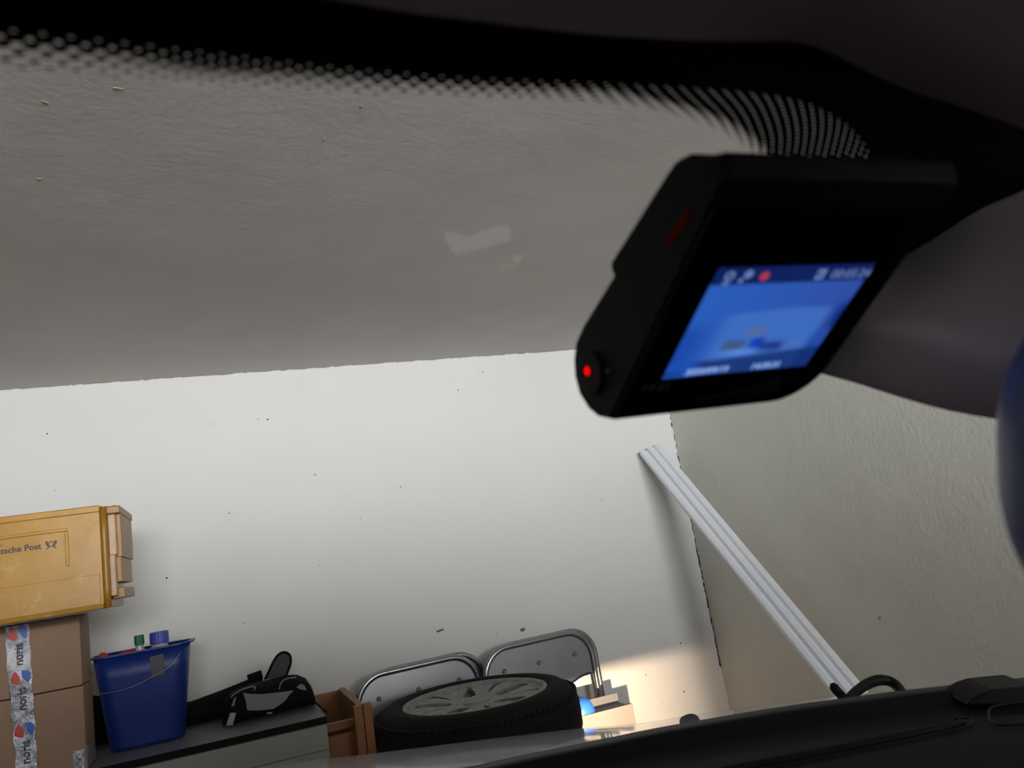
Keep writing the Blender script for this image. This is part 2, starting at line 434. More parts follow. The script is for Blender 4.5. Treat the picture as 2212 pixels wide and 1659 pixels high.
p = at(950, 1362, YB); bm = bmesh.new()
tube(bm, [(p.x-.013, YB-.004, p.z-.002), (p.x+.013, YB-.004, p.z+.002)], 0.0028, 8)
tube(bm, [(p.x+.010, YB+.001, p.z+.002), (p.x+.010, YB-.006, p.z+.002)], 0.002, 6)
tag(finish('wall_pin', bm, mt['sticker']), 'thin dark pin lying level on white wall above left folding chair', 'nail')
p = at(1127, 1361, YB); bm = bmesh.new()
tube(bm, [(p.x, YB+.002, p.z), (p.x+.002, YB-.02, p.z+.003)], 0.0035, 8)
lathe(bm, [(0.0062,0),(0.0068,.002),(0.005,.004)], 12, True, Matrix.Translation((p.x+.002, YB-.018, p.z+.003)) @ Matrix.Rotation(PI/2, 4, 'X'))
tag(finish('wall_screw', bm, mt['screw']), 'small grey screw sticking out of wall above right folding chair', 'screw')

# small chips and ticks on the ceiling
bmC = bmesh.new()
for px, py, l_, w_, a_ in ((97,220,.010,.002,.6),(780,230,.008,.002,1.2),(85,386,.008,.0025,.2),(630,554,.005,.002,0),(255,190,.014,.0012,.1),(310,740,.006,.002,.5),(700,300,.004,.002,.5)):
    p = atz(px, py, ZC); c_, s_ = math.cos(a_), math.sin(a_)
    l_ *= .5; w_ *= .6; pts = [(-l_,-w_),(l_,-w_*.6),(l_*.8,w_),(-l_,w_*.7)]
    prism(bmC, pts, lambda q: Vector((p.x+q[0]*c_-q[1]*s_, p.y+q[0]*s_+q[1]*c_, ZC+.001)), lambda q: Vector((p.x+q[0]*c_-q[1]*s_, p.y+q[0]*s_+q[1]*c_, ZC-.001)))
tag(finish('trim_4', bmC, mt['crack_pale']), kind='structure')

# ------------------------------------------------------------------ leaning white moulding
def moulding():
    top = Vector((1.742, 2.955, 1.498)); low = atx(1838, 1500, 1.80)
    d = (low - top).normalized(); bot = top + d * ((0.012 - top.z) / d.z)
    t = empty('leaning_moulding', bot, 'long white ribbed plastic moulding leaning diagonally across the garage corner', 'moulding')
    side = Vector((0.88, -0.12, 0.5)); side = (side - d*side.dot(d)).normalized()    # width
    nrm = side.cross(d).normalized()
    if nrm.dot(EYE - top) < 0: nrm = -nrm
    w = 0.098
    prof = [(-.5,-.10),(-.5,.06),(-.44,.12),(-.30,.15),(-.22,.10),(-.20,.02),(-.17,.00),(-.14,.05),(-.08,.13),(.06,.15),(.13,.09),(.15,.02),(.18,.0),(.21,.05),(.27,.11),(.38,.12),(.42,.07),(.45,.07),(.5,.03),(.5,-.10)]
    bm = bmesh.new()
    rings = []
    for p_ in (top, bot):
        rings.append([p_ + side*(a*w) + nrm*(b*w*1.1) for a, b in prof])
    loft(bm, rings)
    finish('profile', bm, mt['trim'], t, world=True, bevel=0.0008)
def atx(x, y, X):
    r = ray(x, y); return EYE + r * (X / r.x)
moulding()

# ------------------------------------------------------------------ grey cabinet (left)
CX1, CYF, CZ = 0.227, 2.45, 0.80
cab = empty('sideboard_cabinet', (-0.45, 2.7, 0), 'low grey white cabinet with black edged top carrying the blue bin and black bag', 'cabinet')
finish('carcass', boxes(((-1.2, CYF+.004, 0.0), (CX1-.002, 2.975, 0.775))), mt['cabinet'], cab, bevel=0.002, world=True)
finish('cabinet_top', boxes(((-1.2, CYF+.002, .776), (CX1, 2.98, CZ))), mt['greytop'], cab, bevel=0.001, world=True)
finish('edge_strip', boxes(((-1.2, CYF-.004, .782), (CX1+.001, CYF+.0015, CZ+.001))), mt['blackedge'], cab, bevel=0.001, world=True)
finish('drawer_front', boxes(((-1.2, CYF-.002, .712), (CX1-.001, CYF+.0035, .779))), mt['cabinet'], cab, bevel=0.0015, world=True)
finish('door', boxes(((-.48, CYF-.002, .05), (CX1-.001, CYF+.0035, .7095))), mt['cabinet'], cab, bevel=0.0015, world=True)
finish('door', boxes(((-1.2, CYF-.002, .05), (-.483, CYF+.0035, .7095))), mt['cabinet'], cab, bevel=0.0015, world=True)

# ------------------------------------------------------------------ cardboard box with printed tape
BX = -0.385
cb = empty('cardboard_box', (-0.62, 2.55, CZ), 'brown cardboard box sealed with shiny printed silver tape, under the yellow crate', 'box')
finish('lower_body', boxes(((-.86, 2.452, CZ+.001), (BX, 2.60, 1.012))), mt['card'], cb, bevel=0.003, world=True)
finish('upper_flap', boxes(((-.86, 2.450, 1.0145), (BX-.001, 2.60, 1.198))), mt['card'], cb, bevel=0.003, world=True)
# tape strip, slightly crumpled
bm = bmesh.new(); rnd = random.Random(5)
def tape_x(z):
    k = (z-.80)/.40
    return (-.541 - .018*k, -.494 - .010*k)
rows = []
nz, nx = 90, 12
for j in range(nz+1):
    z = .803 + (1.197-.803)*j/nz; a, b = tape_x(z); row = []
    for i in range(nx+1):
        u = i/nx
        amp = 0.0022*math.sin(u*PI)
        y = 2.4478 - amp*(0.5+0.5*math.sin(j*0.9+math.sin(i*1.7+j*.33)*2.2)) - 0.0006*rnd.random()*math.sin(u*PI)
        row.append(bm.verts.new((a+(b-a)*u + 0.0012*math.sin(j*.45), y, z)))
    rows.append(row)
for j in range(nz):
    for i in range(nx): bm.faces.new((rows[j][i], rows[j][i+1], rows[j+1][i+1], rows[j+1][i]))
tape = finish('tape', bm, mt['foil'], cb, smooth=True, world=True)
sm = tape.modifiers.new('solid', 'SOLIDIFY'); sm.thickness = 0.0004
def leaf(bm, cx, cz, w, h, lean, y):
    n = 10; pts = []
    for k in range(n+1):
        s = k/n; pts.append((math.sin(s*PI)*w*(0.55+.5*(1-s)), s*h))
    for k in range(n-1, 0, -1):
        s = k/n; pts.append((-math.sin(s*PI)*w*.25, s*h))
    c, s_ = math.cos(lean), math.sin(lean)
    P = [(cx + a*c - b*s_, cz + a*s_ + b*c) for a, b in pts]
    prism(bm, P, lambda q: Vector((q[0], y, q[1])), lambda q: Vector((q[0], y-.0003, q[1])))
for zc in (0.910, 1.040, 1.153):
    a, b = tape_x(zc); xc = (a+b)/2
    bm = bmesh.new(); leaf(bm, xc-.002, zc+.004, -.020, .038, .28, 2.4456); finish('red_leaf_print', bm, mt['inkred'], tape, world=True)
    bm = bmesh.new(); leaf(bm, xc+.002, zc+.040, -.018, .038, PI+.42, 2.4456); finish('blue_leaf_print', bm, mt['inkblue'], tape, world=True)
for zc in (0.850, 0.980, 1.092):
    a, b = tape_x(zc); xc = (a+b)/2
    M_ = Matrix.Translation((xc+.009, 2.4455, zc)) @ Matrix(((0,-1,0,0),(0,0,-1,0),(1,0,0,0),(0,0,0,1)))
    text('brand_print', 'noris', 0.029, M_, mt['ink'], tape, 0.0002, 0.95, offset=0.0006)
# tape on the lower corner
bm = boxes(((BX-.030, 2.4505, CZ+.002), (BX-.004, 2.4515, CZ+.055)), ((BX+.0003, 2.452, CZ+.004), (BX+.0012, 2.52, CZ+.062)))
finish('corner_tape', bm, mt['foil'], cb, world=True)
bm = bmesh.new(); leaf(bm, -.445, .812, .008, .03, -1.45, 2.4497); finish('corner_print', bm, mt['inkblue'], cb, world=True)

# ------------------------------------------------------------------ yellow post crate
cr = empty('post_crate', (-0.6, 2.42, 1.201), 'worn amber yellow plastic post crate lying on top of the cardboard box', 'crate')
X0, X1 = -1.0, -0.288; ZB, ZT = 1.2015, 1.458; YA, YZ = 2.25, 2.56
bm = bmesh.new()
def taper(z): return 0.010 * (1 - (z-ZB)/(ZT-ZB))
rings = []
for z in (ZB, ZB+.012, ZT-.012, ZT):
    k = taper(z); e = 0.006 if z in (ZB, ) else 0
    rings.append([(X0, YA+k*0+e, z), (X1-e*.5, YA+k*0+e, z), (X1, YZ-e, z), (X0, YZ-e, z)])
loft(bm, rings)
body = finish('crate_body', bm, mt['crate'], cr, bevel=0.004, seg=3, world=True)
# front panel relief: raised frame round the recessed label field
fy = YA - .0002
finish('front_rib', boxes(((X0, fy-.004, 1.405), (-.372, fy, 1.413)), ((-.378, fy-.004, 1.318), (-.370, fy, 1.4045))), mt['crate'], cr, bevel=0.0035, seg=2, world=True)
finish('lower_ridge', boxes(((X0, fy-.0022, 1.214), (-.305, fy, 1.288)),), mt['crate'], cr, bevel=0.002, world=True)
finish('top_rim', boxes(((X0, fy-.004, 1.443), (-.296, fy+.02, 1.4605)),), mt['crate'], cr, bevel=0.003, world=True)
bm = bmesh.new(); tube(bm, [(-.290, YA-.001, z) for z in (ZB+.002, 1.25, 1.32, 1.39, ZT-.004)], 0.0085, 10)
finish('corner_post', bm, mt['cratedeep'], cr, smooth=True, world=True)
# end wall with its handle
finish('end_flange', boxes(((X1-.004, YA+.010, ZT-.022), (X1+.036, YZ-.02, ZT-.002))), mt['cratedeep'], cr, bevel=0.003, world=True)
finish('end_rib', boxes(((X1-.002, YA+.02, ZT-.016), (X1+.008, YA+.045, ZT+.0005)), ((X1+.018, YA+.02, ZT-.016), (X1+.026, YA+.045, ZT+.0005))), mt['cratepale'], cr, bevel=0.001, world=True)
finish('handle', boxes(((X1+.004, YA+.016, 1.330), (X1+.024, YA+.034, 1.436)), ((X1+.002, YA+.016, 1.228), (X1+.019, YA+.034, 1.333))), mt['cratepale'], cr, bevel=0.003, world=True)
finish('end_frame', boxes(((X1+.012, YA+.036, 1.325), (X1+.034, YZ-.03, 1.437)), ((X1+.006, YA+.036, 1.262), (X1+.030, YZ-.05, 1.326)),
       ((X1+.004, YA+.040, 1.222), (X1+.034, YZ-.05, 1.248))), mt['cratedeep'], cr, bevel=0.002, world=True)
# printed name and horn
TY = YA - .0014
M_ = Matrix.Translation((-.4305, TY, 1.3700)) @ Matrix.Rotation(PI/2, 4, 'X')
text('name_print', 'Deutsche Post', 0.0205, M_, mt['ink'], cr, 0.0003, 1.0, 'RIGHT', offset=0.00035)
hx, hz = -.4085, 1.3775
bm = bmesh.new()
def ring2(bm, cx, cz, r0, r1, a0, a1, n=24):
    pts = [(cx+r1*math.cos(a0+(a1-a0)*k/n), cz+r1*math.sin(a0+(a1-a0)*k/n)) for k in range(n+1)]
    pts += [(cx+r0*math.cos(a1-(a1-a0)*k/n), cz+r0*math.sin(a1-(a1-a0)*k/n)) for k in range(n+1)]
    prism(bm, pts, lambda q: Vector((q[0], TY, q[1])), lambda q: Vector((q[0], TY-.0003, q[1])))
def poly2(bm, pts): prism(bm, pts, lambda q: Vector((q[0], TY, q[1])), lambda q: Vector((q[0], TY-.0003, q[1])))
ring2(bm, hx, hz+.001, .0048, .0068, 0, 2*PI*.999)
for s in (-1, 1):
    poly2(bm, [(hx+s*.0075, hz+.0085), (hx+s*.0128, hz+.0085), (hx+s*.0118, hz+.002), (hx+s*.0070, hz-.0065), (hx+s*.0028, hz-.0065), (hx+s*.0075, hz-.001)])
    poly2(bm, [(hx+s*.0028, hz-.0072), (hx+s*.0110, hz-.0112), (hx+s*.0125, hz-.0098), (hx+s*.0065, hz-.0072)])
finish('horn_print', bm, mt['ink'], cr, world=True)
finish('small_print', boxes(((-.533, TY-.0002, 1.3905), (-.5125, TY, 1.3922))), mt['ink'], cr, world=True)

# ------------------------------------------------------------------ blue bin and what is in it
bn = empty('blue_bin', (-.26, 2.67, CZ), 'tall blue plastic bin standing on the grey cabinet beside the cardboard box', 'bin')
def rrect(cx, cy, hx_, hy_, r, z, n=6):
    out = []
    for qx, qy, a0 in ((1,-1,-PI/2),(1,1,0),(-1,1,PI/2),(-1,-1,PI)):
        for k in range(n+1):
            a = a0 + PI/2*k/n
            out.append(Vector((cx+qx*(hx_-r)+r*math.cos(a), cy+qy*(hy_-r)+r*math.sin(a), z)))
    return out
BZ0, BZ1 = CZ+.0012, 1.066
def bsec(z, d=0.0):
    k = (z-BZ0)/(BZ1-BZ0)
    return rrect(-.260+.002*k, 2.695, .099+.030*k-d, .066+.018*k-d, .045-.01*k, z)
bm = bmesh.new()
outer = [bsec(z) for z in (BZ0, BZ0+.01, .90, 1.0, BZ1)]
inner = [bsec(z, .0025) for z in (BZ1, 1.0, .90, BZ0+.006)]
loft(bm, outer + inner)
binb = finish('bin_body', bm, mt['bluebin'], bn, smooth=True, world=True)
bm = bmesh.new()
def rim(z, d): return rrect(-.258, 2.695, .129+d, .084+d, .036+d, z)
loft(bm, [rim(BZ1-.004,.0005), rim(BZ1-.003,.013), rim(BZ1+.001,.013), rim(BZ1+.0015,-.001)], cap=False)
finish('rim', bm, mt['bluebin'], bn, world=True)
def stk(px0, py0, px1, py1, name='sticker'):
    # printed square set on the bin's front face
    a = at(px0, py0, 2.610); b = at(px1, py1, 2.610); bm = bmesh.new()
    prism(bm, [(a.x, a.z), (b.x, a.z+.004), (b.x-.001, b.z), (a.x+.002, b.z)], lambda q: Vector((q[0], 2.6135, q[1])), lambda q: Vector((q[0], 2.6115-(.004 if q[1]>1 else -.0), q[1])))
    finish(name, bm, mt['sticker'], bn, world=True)
stk(323, 1420, 356, 1458)
bm = bmesh.new(); hp = [(390,1408,2.60),(375,1432,2.592),(355,1448,2.59),(325,1464,2.59),(300,1478,2.592),(260,1492,2.598),(215,1500,2.612)]
pts = [at(*q) for q in hp]; tube(bm, interp(pts, 40), 0.0011, 6); finish('wire_handle', bm, mt['wire'], bn, smooth=True, world=True)
bm = bmesh.new(); tube(bm, interp([at(200,1452,2.67), at(190,1472,2.67), at(192,1492,2.67), at(203,1505,2.67)], 20), 0.0012, 6)
finish('wire_handle', bm, mt['darkwire'], bn, smooth=True, world=True)
def bottle(name, px, py, Y, r, h, zb, capm, label, ribs=24):
    c = at(px, py, Y); t = empty(name, (c.x, Y, BZ0+.008), label, 'bottle')
    bm = bmesh.new(); z1 = c.z - h
    lathe(bm, [(r*1.35, BZ0+.008), (r*1.35, z1-.03), (r*.8, z1-.004), (r*.8, z1)], 24, True, Matrix.Translation((c.x, Y, 0)))
    finish('bottle_body', bm, mt['bottle'], t, smooth=True, world=True)
    bm = bmesh.new(); n = 48; rings = []
    for rr, zz in ((r*.97,z1),(r,z1+.002),(r,z1+h*.86),(r*.95,z1+h*.97),(r*.82,z1+h),(0.0001,z1+h)):
        rings.append([Vector((c.x+(rr - (0.0006 if k%2 and rr>=r else 0))*math.cos(2*PI*k/n), Y+(rr-(0.0006 if k%2 and rr>=r else 0))*math.sin(2*PI*k/n), zz)) for k in range(n)])
    loft(bm, rings); finish('cap', bm, capm, t, world=True, smooth=False)
bottle('cleaner_bottle', 300, 1372, 2.66, .0135, .028, .9, mt['greencap'], 'small bottle with green screw cap poking out of the blue bin')
bottle('detergent_bottle', 343, 1364, 2.665, .0265, .034, .9, mt['bluecap'], 'wide bottle with big violet blue cap poking out of the blue bin')
def lump(name, label, cat, c, s, mat, seed):
    rnd = random.Random(seed); bm = bmesh.new()
    bmesh.ops.create_icosphere(bm, subdivisions=2, radius=1)
    for v in bm.verts: v.co = Vector((v.co.x*s[0], v.co.y*s[1], v.co.z*s[2]))*rnd.uniform(.88,1.1) + Vector(c)
    o = finish(name, bm, mat); tag(o, label, cat)
    return o
c = at(222, 1412, 2.64); lump('red_sponge', 'crumpled red scrap at the left corner inside the blue bin', 'sponge', (c.x, 2.64, c.z-.012), (.014,.012,.016), mt['redplastic'], 1)
c = at(272, 1405, 2.64); lump('red_cloth', 'flat red cloth edge beside the green cap in blue bin', 'cloth', (c.x+.004, 2.64, c.z-.014), (.026,.012,.016), mt['redplastic'], 2)

# ------------------------------------------------------------------ long dark case behind the bin
t = empty('dark_case', (-.02, 2.85, CZ), 'long dark soft case slanting down behind the blue bin and black bag', 'case')
bm = bmesh.new(); rings = []
for (px, pyt, pyb, hw) in ((185,1500,1660,.03),(300,1510,1640,.03),(410,1516,1578,.032),(470,1494,1566,.032),(520,1474,1555,.028),(566,1455,1480,.012)):
    a = at(px, pyt, 2.83); b = at(px, pyb, 2.83); zb = max(b.z, CZ+.002)
    rings.append([Vector((a.x, 2.83+hw*1.3*math.cos(u), (a.z+zb)/2 + (a.z-zb)/2*math.sin(u))) for u in [2*PI*k/14 for k in range(14)]])
loft(bm, rings); finish('case_body', bm, mt['darkcloth'], t, smooth=True, world=True)
a = at(566, 1455, 2.82); b = at(535, 1466, 2.82)
bm = bmesh.new(); tube(bm, [b, a], 0.012, 8); finish('end_strap', bm, mt['blackcloth'], t, world=True)

# ------------------------------------------------------------------ black bag
bg = empty('black_bag', (.09, 2.74, CZ), 'small black hip bag with grey front panel and looped strap on the cabinet', 'bag')
bm = bmesh.new(); rings = []
tops = [(478,1535),(486,1515),(500,1500),(520,1490),(545,1481),(575,1474),(600,1468),(622,1462),(645,1461),(662,1468),(674,1482),(681,1505)]
for i, (px, py) in enumerate(tops):
    f = at(px, 1545, 2.67); tp = at(px, py, 2.67); zt = tp.z; zb = CZ+.003
    e = .35+.65*math.sin(PI*min(1, (i+.6)/(len(tops)-.2)*1.0))**.5
    hy = .075*e; ring = []
    for k in range(20):
        u = 2*PI*k/20; cu, su = math.cos(u), math.sin(u)
        ring.append(Vector((tp.x, 2.715 + hy*(abs(cu)**.7)*(1 if cu>0 else -1), (zt+zb)/2 + (zt-zb)/2*(abs(su)**.75)*(1 if su>0 else -1))))
    rings.append(ring)
loft(bm, rings); bbody = finish('bag_body', bm, mt['blackcloth'], bg, smooth=True, world=True)
def patch(name, pts, Y, mat, parent, thick=.004, bulge=0.0):
    bm = bmesh.new(); P = [at(px, py, Y) for px, py in pts]
    prism(bm, P, lambda q: q + Vector((0, thick, 0)), lambda q: q.copy())
    return finish(name, bm, mat, parent, world=True, bevel=.0012)
patch('front_panel', [(525,1497),(540,1499),(565,1500),(600,1496),(636,1491),(626,1500),(618,1512),(605,1523),(590,1532),(560,1535),(534,1535),(531,1515)], 2.632, mt['greycloth'], bg)
patch('side_tab', [(497,1540),(510,1540),(503,1567),(488,1568)], 2.618, mt['whitecloth'], bg)
patch('corner_patch', [(640,1485),(650,1477),(658,1480),(663,1492),(650,1490)], 2.645, mt['greycloth'], bg)
patch('corner_patch', [(505,1510),(511,1504),(506,1525),(499,1527)], 2.640, mt['greycloth'], bg)
patch('logo_tab', [(576,1540),(589,1538),(587,1542),(577,1543)], 2.628, mt['whitecloth'], bg, .006)
for pp in ([(499,1507),(505,1500),(522,1490),(545,1483),(551,1484),(549,1491)], [(603,1489),(607,1475),(618,1467),(640,1463)], [(664,1470),(672,1482),(677,1494)]):
    bm = bmesh.new(); tube(bm, interp([at(x_, y_, 2.640) for x_, y_ in pp], 24), .0016, 6)
    finish('piping', bm, mt['whitecloth'], bg, smooth=True, world=True)
lp = interp([at(*q, 2.74) for q in ((572,1468),(580,1452),(592,1427),(603,1413),(616,1409),(626,1416),(628,1430),(624,1445),(617,1462))], 40)
bm = bmesh.new(); tube(bm, lp, .0038, 8); lo = finish('strap_loop', bm, mt['blackcloth'], bg, smooth=True, world=True)
bm = bmesh.new(); ctr = lp[:]; prism(bm, ctr, lambda q: q + Vector((0,.003,0)), lambda q: q + Vector((0,.001,0))); finish('mesh_web', bm, mt['greymesh'], lo, world=True)
bm = bmesh.new(); tube(bm, interp([at(678,1515,2.64), at(690,1525,2.60), at(697,1532,2.56), at(704,1537,2.50)], 16), .0028, 6)
finish('zip_cord', bm, mt['blackcloth'], bg, smooth=True, world=True)

# ------------------------------------------------------------------ pine bedside unit
pn = empty('pine_unit', (.29, 2.7, 0), 'orange brown pine wood unit between the grey cabinet and the wheel', 'wooden unit')
finish('side_panel', boxes(((.318, 2.47, 0.0), (.340, 2.90, .808))), mt['pine'], pn, bevel=.004, world=True)
finish('front_stile', boxes(((.305, 2.448, 0.0), (.331, 2.469, .809))), mt['pine'], pn, bevel=.003, world=True)
finish('outer_stile', boxes(((.3325, 2.450, 0.0), (.358, 2.470, .812))), mt['pine'], pn, bevel=.003, world=True)
finish('rail', boxes(((.230, 2.52, .742), (.3165, 2.54, .765))), mt['pine'], pn, bevel=.002, world=True)
finish('drawer_front', boxes(((.230, 2.505, .10), (.3165, 2.525, .731))), mt['pine'], pn, bevel=.002, world=True)
finish('back_panel', boxes(((.230, 2.90, 0.0), (.338, 2.915, .80))), mt['pine'], pn, bevel=.001, world=True)

# ------------------------------------------------------------------ wheels
def wheel(loc, label, group=None, tilt=0.0):
    t = empty('wheel_assembly', loc, label, 'wheel', group); t.rotation_euler = (tilt, 0, 0.25)
    R0, RW = .320, .222; hw = .089
    bm = bmesh.new(); n = 120; prof = []
    prof = [(RW, -hw+.02), (RW+.012, -hw+.004), (RW+.05, -hw-.004), (R0-.025, -hw+.012), (R0-.006, -hw+.032), (R0, -hw+.05), (R0+.002, 0), (R0, hw-.05), (R0-.006, hw-.032),
            (R0-.025, hw-.012), (RW+.055, hw+.002), (RW+.030, hw+.005), (RW+.012, hw+.001), (RW, hw-.016)]
    rings = [[Vector((r*math.cos(2*PI*k/n), r*math.sin(2*PI*k/n), z)) for k in range(n)] for r, z in prof]
    loft(bm, rings, True, False); ty = finish('tyre', bm, mt['rubber'], t, smooth=True)
    # tread blocks
    bm = bmesh.new(); m = 96
    for k in range(m):
        for zc, sl in ((-.055,.5),(-.020,.2),(.020,-.2),(.055,-.5)):
            a0 = 2*PI*k/m; a1 = a0 + 2*PI/m*.72
            pts = []
            for a, zz in ((a0, zc-.014), (a1, zc-.014), (a1+sl*.05, zc+.014), (a0+sl*.05, zc+.014)):
                pts.append((a, zz))
            rr = R0+.0012 if abs(zc) < .04 else R0-.003
            prism(bm, pts, lambda q: Vector(((R0-.012)*math.cos(q[0]), (R0-.012)*math.sin(q[0]), q[1])), lambda q: Vector((rr*math.cos(q[0]), rr*math.sin(q[0]), q[1])))
    finish('tread', bm, mt['rubber'], ty)
    # rim: lip and barrel
    bm = bmesh.new()
    lathe(bm, [(RW+.006, hw-.010), (RW+.006, hw-.001), (RW-.002, hw+.001), (RW-.010, hw-.006), (RW-.016, hw-.030), (RW-.03, 0.0), (RW-.03, -hw+.02), (RW, -hw+.012)], 96, False)
    finish('rim_barrel', bm, mt['alloy'], t, smooth=True)
    bm = bmesh.new(); lathe(bm, [(.002, -.01), (RW-.02, -.01), (RW-.02, -.02), (.002, -.02)], 48, True); finish('barrel_shade_disc', bm, mt['hole'], t)  # black disc standing for the shade behind the spokes
    # ten spokes in five pairs, cut out of a dished face
    zf = hw - .010
    NA, RR = 360, [.030,.050,.066,.074,.082,.092,.104,.116,.128,.140,.152,.164,.176,.186,.194,.200,RW-.012,RW-.006]
    def cut(a, r):
        d = (math.degrees(a) % 72); d = d-72 if d > 36 else d
        if .074 <= r < .194:
            k = (r-.074)/.12; return abs(d) < 13.5 - 7.0*k - (9 if r < .080 else 0) + 1.0*math.sin(k*PI)
        return False
    def slit(a, r):
        d = ((math.degrees(a)-36) % 72); d = d-72 if d > 36 else d
        return .104 <= r < .200 and abs(d) < 2.0 + 2.2*(r-.104)/.09
    def flute(a, r):
        d = ((math.degrees(a)-36) % 72); d = d-72 if d > 36 else d
        return math.exp(-((abs(d)-15)/4.0)**2) * (1 if .10 < r < .195 else 0)
    def zface(a, r): return zf - .016*(1-min(1, r/.16))**1.0 - .004*flute(a, r)
    for sec in range(5):
        bm = bmesh.new(); vg = {}
        def V(i, j):
            if (i, j) not in vg:
                an = 2*PI*i/NA; rr = RR[j]; vg[(i, j)] = bm.verts.new((rr*math.cos(an), rr*math.sin(an), zface(an, rr)))
            return vg[(i, j)]
        for i in range(sec*72, sec*72+72):
            for j in range(len(RR)-1):
                am = 2*PI*(i+.5)/NA; rm = (RR[j]+RR[j+1])/2
                if cut(am, rm) or slit(am, rm): continue
                bm.faces.new((V(i,j), V(i,j+1), V(i+1,j+1), V(i+1,j)))
        o = finish('spoke', bm, mt['alloy'], t, smooth=False); sd = o.modifiers.new('solid', 'SOLIDIFY'); sd.thickness = .014; sd.offset = -1
    bm = bmesh.new(); lathe(bm, [(.040, zf-.03), (.040, zf-.009), (.037, zf-.0085), (.035, zf-.012), (.0335, zf-.007), (.020, zf-.005), (.001, zf-.0045)], 40, True)
    finish('hub_cap', bm, mt['alloy'], t, smooth=True)
    return t
w0 = wheel((.686, 2.50, .667), 'car wheel with dirty ten spoke alloy rim lying flat before folding chairs', tilt=math.radians(1.2))
for o in [w for w in w0.children if w.name.startswith('tyre')]:
    bm = bmesh.new()
    for px, py in ((908,1554),(923,1556)):
        c = at(px, py, 2.22); box(bm, (c.x-.004, c.y-.001, c.z-.0012), (c.x+.004, c.y+.003, c.z+.0012))
    bm.free()
def copy_tree(o, parent=None):
    c = o.copy(); COL.objects.link(c); c.parent = parent
    for ch in o.children: copy_tree(ch, c)
    return c
for zc in (.4725, .2835, .0945):
    c = copy_tree(w0); c.location = (.686, 2.50, zc); c.rotation_euler = (0, 0, 0.9+zc)
    c['label'] = 'car wheel hidden in the stack below the alloy wheel'; c['group'] = 'wheels stacked under the top wheel'

# ------------------------------------------------------------------ folding chairs
def chair(loc, yaw, lean, label, screws=True):
    t = empty('folding_chair', loc, label, 'chair', 'folding chairs leaning on the back wall')
    t.rotation_euler = (-lean, 0, yaw)
    w, hgt, r = .225, .825, .0105
    def arch(w, top, rad, zb=0.012, n=10):
        pts = [(-w, 0, zb), (-w, 0, top-rad*1.6), (-w, 0, top-rad)]
        pts += [(-w+rad-rad*math.cos(PI/2*k/n), 0, top-rad+rad*math.sin(PI/2*k/n)) for k in range(1, n)]
        pts += [(-w+rad, 0, top), (0, 0, top), (w-rad, 0, top)]
        pts += [(w-rad+rad*math.sin(PI/2*k/n), 0, top-rad+rad*math.cos(PI/2*k/n)) for k in range(1, n)]
        pts += [(w, 0, top-rad), (w, 0, top-rad*1.6), (w, 0, zb)]
        return pts
    bm = bmesh.new(); tube(bm, arch(w, hgt, .10), r, 12); finish('tube_frame', bm, mt['chrome'], t, smooth=True)
    # back panel with concave lower edge
    iw, it = w-.004, hgt-.004; rad = .094; pts = []
    n = 10
    pts += [(-iw+rad-rad*math.cos(PI/2*k/n), it-rad+rad*math.sin(PI/2*k/n)) for k in range(n+1)]
    pts += [(iw-rad+rad*math.sin(PI/2*k/n), it-rad+rad*math.cos(PI/2*k/n)) for k in range(n+1)]
    zl = hgt-.158
    def zlow(u): return -.030*(1-u*u) + .008*math.exp(-((abs(u)-.75)/.15)**2)
    pts.append((iw, zl-.004))
    m = 20
    for k in range(1, m): 
        u = 1-2*k/m; pts.append((iw*u, zl+zlow(u)))
    pts.append((-iw, zl-.004))
    bm = bmesh.new(); prism(bm, pts, lambda q: Vector((q[0], .006, q[1])), lambda q: Vector((q[0], .001, q[1])))
    pan = finish('back_panel', bm, mt['chairpanel'], t)
    low = [(-iw, .0035, zl-.004)] + [(-iw*(1-2*k/m), .0035, zl+zlow(1-2*k/m)) for k in range(1, m)] + [(iw, .0035, zl-.004)]
    edge = low + [(a, .0035, b) for a, b in pts[:2*(n+1)][::-1]]
    bm = bmesh.new(); tube(bm, edge + [edge[0]], .0048, 8); finish('edging', bm, mt['blueedge'], t, smooth=True)
    for sx in (-.150, -.005, .150):
        bm = bmesh.new(); M_ = Matrix.Translation((sx, .0005, hgt-.080)) @ Matrix.Rotation(PI/2, 4, 'X')
        lathe(bm, [(.0085, -.001), (.0085, .0025), (.0055, .004), (.004, .0025), (.001, .002)], 16, True, M_); finish('rivet', bm, mt['screw'], pan)
    # folded seat and rear legs
    bm = bmesh.new(); tube(bm, arch(w-.028, .46, .05), .009, 10); o = finish('rear_leg_frame', bm, mt['chrome'], t, smooth=True); o.location = (0, .016, 0)
    finish('seat', boxes(((-w+.04, .010, .10), (w-.04, .018, .42))), mt['chairpanel'], t, bevel=.006)
    return t
chair((1.062, 2.872, 0.002), math.radians(5), math.radians(1.2), 'right folding chair, foremost of two, silver back panel edged in dark blue')
chair((1.095, 2.915, 0.002), math.radians(5), math.radians(1.2), 'right folding chair behind, only its tube showing against the wall')
chair((.600, 2.882, 0.002), math.radians(5), math.radians(1.2), 'left folding chair, foremost of two, grey back panel behind the wheel')
chair((.636, 2.924, 0.002), math.radians(5), math.radians(1.2), 'left folding chair behind, only its dark tube showing above the wheel')

